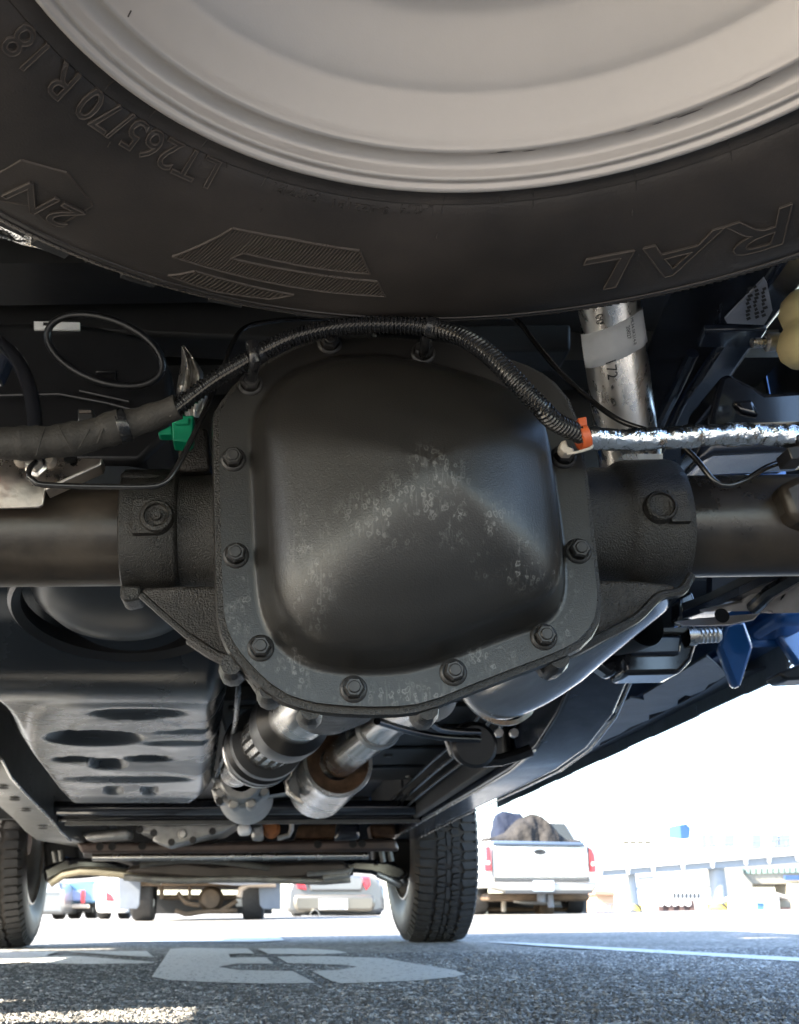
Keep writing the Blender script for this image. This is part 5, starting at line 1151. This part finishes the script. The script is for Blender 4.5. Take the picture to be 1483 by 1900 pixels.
# ---- white hatchback, blue pickup and a silver car at far left
Y = 20.0; c = P(198, 1703, Y)
wh = thing('parked_car', 'white hatchback with a red tail light beside the left mud flap', 'car', (c.x, Y + 2, 0), 'cars parked ahead')
part('body', [(177, 1640), (182, 1615), (228, 1615), (236, 1640), (236, 1694), (178, 1694)], Y, 3.5, M_wp, wh, .06); part('tail_light', [(196, 1654), (207, 1660), (212, 1672), (196, 1672)], Y - .05, .1, M_red, wh, .01); wheelp('wheel', 190, 1690, Y + .5, .3, .2, wh); wheelp('wheel', 228, 1690, Y + .5, .3, .2, wh)
Y = 22.0; c = P(150, 1703, Y)
bl = thing('pickup_truck', 'light blue pickup seen past the left front tyre', 'pickup truck', (c.x, Y + 2.2, 0), 'pickup trucks parked ahead')
M_lb = mat('light_blue_paint', (.07, .16, .27), .3, coat=.5)
part('body', [(124, 1634), (176, 1634), (174, 1676), (126, 1676)], Y, 4, M_lb, bl, .05); part('tailgate', [(127, 1652), (156, 1652), (156, 1672), (127, 1672)], Y - .05, .1, mat('blue_tailgate', (.16, .21, .38), .3, coat=.5), bl, .02); rect('bumper', 126, 1678, 164, 1686, Y - .15, .2, M_beige, bl, .02)
rect('tail_light', 150, 1652, 157, 1676, Y - .06, .05, M_red, bl); wheelp('wheel', 134, 1690, Y + .4, .34, .22, bl); wheelp('wheel', 166, 1690, Y + .4, .34, .22, bl); rect('chassis', 128, 1684, 172, 1692, Y + .3, 3, M_black, bl)
Y = 21.0; c = P(108, 1703, Y)
sv = thing('parked_car', 'pale silver car at the far left, partly behind the front tyre', 'car', (c.x - .5, Y + 2, 0), 'cars parked ahead')
part('body', [(40, 1636), (112, 1636), (118, 1650), (119, 1690), (116, 1697), (40, 1697)], Y, 3.5, M_sp, sv, .06); part('rear_window', [(45, 1640), (108, 1640), (114, 1656), (45, 1656)], Y - .02, .03, mat('pale_glass', (.3, .34, .4), .1), sv); wheelp('wheel', 105, 1690, Y + .5, .3, .2, sv)
# ---- raised walkway on columns
Y = 38.0
M_rail = mat('grey_rail', (.10, .11, .12), .8)
M_pale = mat('pale_blue_steel', (.17, .20, .24), .5); M_conc = mat('pale_concrete', (.22, .205, .17), .8, var=.15, vscale=2); M_ws = mat('white_steel', (.8, .8, .8), .5)
wk = thing('raised_walkway', 'pale steel walkway sloping up to the right on two columns', 'walkway', (P(1250, 1690, Y).x, Y, -.3))
part('deck_beam', [(1106, 1615), (1483, 1585), (1640, 1573), (1640, 1590), (1483, 1601), (1106, 1627)], Y, .25, M_pale, wk)
part('deck', [(1106, 1612), (1640, 1569), (1640, 1573), (1106, 1616)], Y - .15, 2.2, M_ws, wk)
for x in (1114, 1165, 1212, 1267, 1322, 1384, 1427, 1480): 
    yy = 1615 - (x - 1106) * .0796; part('stiffener', [(x - 3, yy), (x + 5, yy), (x + 3, yy + 12), (x, yy + 12)], Y - .1, .1, M_ws, wk)
for k in range(18):
    x = 1110 + k * 22; yy = 1612 - (x - 1106) * .0796; bm = B(); tube(bm, PP([(x, yy), (x - 3, yy - 26)], Y), .02, 6); build('rail_post', bm, M_rail, wk)
for dyy in (26, 15):
    bm = B(); tube(bm, PP([(1106, 1612 - dyy), (1500, 1581 - dyy)], Y), .022, 6); build('handrail', bm, M_rail, wk)
M_haz = nodes('hazard_stripes')
def hazard():
    m, N, L, b = M_haz; tc = mk(N, 'ShaderNodeTexCoord'); w_ = mk(N, 'ShaderNodeTexWave', bands_direction='DIAGONAL'); w_.inputs['Scale'].default_value = 2.2
    L.new(tc.outputs['Object'], w_.inputs[0]); g_ = mk(N, 'ShaderNodeMath', operation='GREATER_THAN'); g_.inputs[1].default_value = .5; L.new(w_.outputs['Fac'], g_.inputs[0])
    x = mk(N, 'ShaderNodeMix', data_type='RGBA'); L.new(g_.outputs[0], x.inputs[0]); x.inputs[6].default_value = (.03, .03, .03, 1); x.inputs[7].default_value = (.65, .48, .06, 1); L.new(x.outputs[2], b.inputs['Base Color']); return m
M_hz = hazard()
for (xa, xb, xc, xd, ya, r) in ((1166, 1177, 1175, 1187, 1622, .14), (1316, 1341, 1327, 1350, 1606, .28)):
    bm = B(); a = P((xa + xb) / 2, ya, Y + .4); b_ = P((xc + xd) / 2, 1696, Y + .4); b_.z = -.3; tube(bm, [b_, a], r, 20); cl_ = build('column', bm, M_pale, wk)
    bm = B(); lathe(bm, [(r * 1.02, 0), (r * 1.5, 0), (r * 1.5, .42), (r * 1.02, .42)], Vector((b_.x, b_.y, -.3)), (0, 0, 1), 20, closed=True); build('hazard_collar', bm, M_hz, cl_)
# ---- terminal building on piers
Y = 46.0
tbl = thing('terminal_building', 'cream terminal building on concrete piers with a row of windows', 'building', (P(1440, 1690, Y).x, Y + 3, -.3))
part('pier', [(1344, 1606), (1376, 1606), (1382, 1622), (1398, 1640), (1400, 1699), (1352, 1699)], Y, 1.5, M_conc, tbl, .05)
part('pier', [(1466, 1640), (1500, 1640), (1505, 1699), (1474, 1699)], Y, 1.5, M_conc, tbl, .05)
part('wall', [(1366, 1600), (1700, 1590), (1700, 1640), (1378, 1640)], Y + .3, 8, M_conc, tbl)
for k in range(14):
    x = 1374 + k * 10.5; o_ = rect('window', x, 1610 - k * .3, x + 7, 1622 - k * .3, Y + .22, .1, mat('green_glass', (.18, .26, .24), .1), tbl)
rect('sign', 1457, 1625, 1520, 1633, Y + .1, .1, mat('blue_sign', (.03, .07, .22), .5), tbl)
# ---- hut
Y = 34.0
hut = thing('hut', 'small white hut with a gabled roof and a blue poster under the terminal', 'hut', (P(1432, 1690, Y).x, Y + 1, -.25))
part('wall', [(1402, 1700), (1401, 1666), (1428, 1655), (1446, 1664), (1447, 1700)], Y, 2, M_ws, hut); part('wall', [(1447, 1668), (1468, 1668), (1470, 1700), (1447, 1700)], Y + .5, 1.4, M_conc, hut)
part('roof', [(1396, 1668), (1428, 1652), (1472, 1666), (1470, 1670), (1430, 1657), (1398, 1671)], Y - .1, 2.3, mat('hut_roof', (.45, .42, .40), .7), hut)
rect('poster', 1405, 1676, 1418, 1700, Y - .03, .03, mat('blue_poster', (.05, .13, .30), .5), hut)
for k in range(3): rect('window', 1451 + k * 6, 1684, 1455 + k * 6, 1694, Y + .45, .06, mat('brick_red', (.25, .12, .09), .7), hut)
# ---- brown barrier with round holes, fence, small brown shed
Y = 30.0
br_ = thing('barrier', 'dark brown ribbed barrier with pale round holes between the columns', 'barrier', (P(1255, 1690, Y).x, Y, -.2))
M_bar = mat('brown_panel', (.06, .035, .032), .7, var=.3, vscale=3)
for k in range(7):
    x = 1222 + k * 9.6; part('panel', [(x, 1671), (x + 8.6, 1671 - .2), (x + 10.6 + k * .6, 1703), (x + 1.6 + k * .5, 1703)], Y + (.06 if k % 2 else 0), .1, M_bar, br_, .01)
for k in range(5):
    bm = B(); lathe(bm, [(0, -.02), (.07, -.02), (.08, 0)], P(1227 + k * 12.5, 1676, Y), (0, 1, 0), 16); build('porthole', bm, M_ws, br_)
fn = thing('fence', 'see-through wire fence behind the white pickup', 'fence', (P(1140, 1690, 28).x, 28, -.15))
for k in range(9):
    bm = B(); x = 1108 + k * 8; tube(bm, PP([(x, 1678), (x, 1703)], 28.0), .016, 6); build('post', bm, M_grey, fn)
for y in (1678, 1688, 1698):
    bm = B(); tube(bm, PP([(1106, y), (1176, y)], 28.0), .010, 6); build('wire', bm, M_grey, fn)
sh = thing('shed', 'small brown shed roof behind the wire fence', 'shed', (P(1122, 1690, 33).x, 33, -.25))
part('wall', [(1108, 1658), (1140, 1658), (1141, 1703), (1108, 1703)], 33.0, 2, mat('tan_wall', (.40, .28, .20), .7), sh); part('roof', [(1104, 1652), (1138, 1654), (1144, 1661), (1104, 1660)], 32.8, 2.4, mat('brown_roof', (.26, .15, .11), .7), sh)
# ---- ferry
Y = 95.0
fe = thing('ferry', 'large white ferry moored beyond the walkway, with a blue funnel', 'ship', (P(1240, 1690, Y).x, Y, -.8))
part('hull', [(1120, 1618), (1330, 1612), (1380, 1612), (1360, 1700), (1110, 1700)], Y, 12, M_ws, fe); part('superstructure', [(1130, 1552), (1230, 1552), (1250, 1556), (1330, 1562), (1372, 1590), (1372, 1614), (1124, 1620)], Y + 1, 10, M_ws, fe)
part('stripe', [(1181, 1646), (1300, 1644), (1300, 1647), (1181, 1650)], Y - .1, .2, mat('blue_stripe', (.10, .20, .45), .5), fe)
part('opening', [(1181, 1627), (1215, 1625), (1212, 1631), (1184, 1632)], Y - .1, .2, M_grey, fe)
for k in range(4): rect('window', 1157 + k * 13.5, 1560, 1167 + k * 13.5, 1565, Y + .9, .2, mat('olive_glass', (.06, .055, .035), .7), fe)
M_pb = mat('pale_blue_glass', (.12, .16, .22), .8)
for k, (xa, xb) in enumerate(((1303, 1312), (1316, 1326), (1344, 1364), (1396, 1412), (1432, 1444), (1448, 1466))): rect('window', xa, 1548, xb, 1572, Y + .95 - (.0 if xb < 1370 else -2), .3, M_pb, fe)
part('superstructure', [(1372, 1542), (1600, 1538), (1600, 1600), (1372, 1600)], Y + 3.2, 8, M_ws, fe)
for k in range(7): rect('window', 1250 + k * 7.5, 1657, 1254 + k * 7.5, 1667, Y - .1, .2, M_glass, fe)
part('funnel', [(1264, 1556), (1262, 1530), (1268, 1532), (1273, 1528), (1282, 1536), (1280, 1556)], Y + 3, 3, mat('funnel_blue', (.012, .05, .17), .9), fe)
for x, y0, y1 in ((1187, 1508, 1554), (1336, 1535, 1580)):
    bm = B(); tube(bm, PP([(x, y0), (x + 3, y1)], Y + 3), .12, 8); build('mast', bm, M_grey, fe)
bm = B(); prism(bm, PP([(1290, 1600), (1310, 1566), (1345, 1556), (1380, 1560), (1420, 1550), (1470, 1554), (1560, 1545), (1700, 1552), (1700, 1620), (1290, 1620)], 420), (0, 60, 0)); build('hills', bm, mat('hazy_hill', (.13, .17, .22), .9, var=.4, vscale=.05), kind='structure')  # distance haze is put into the pale blue base colour
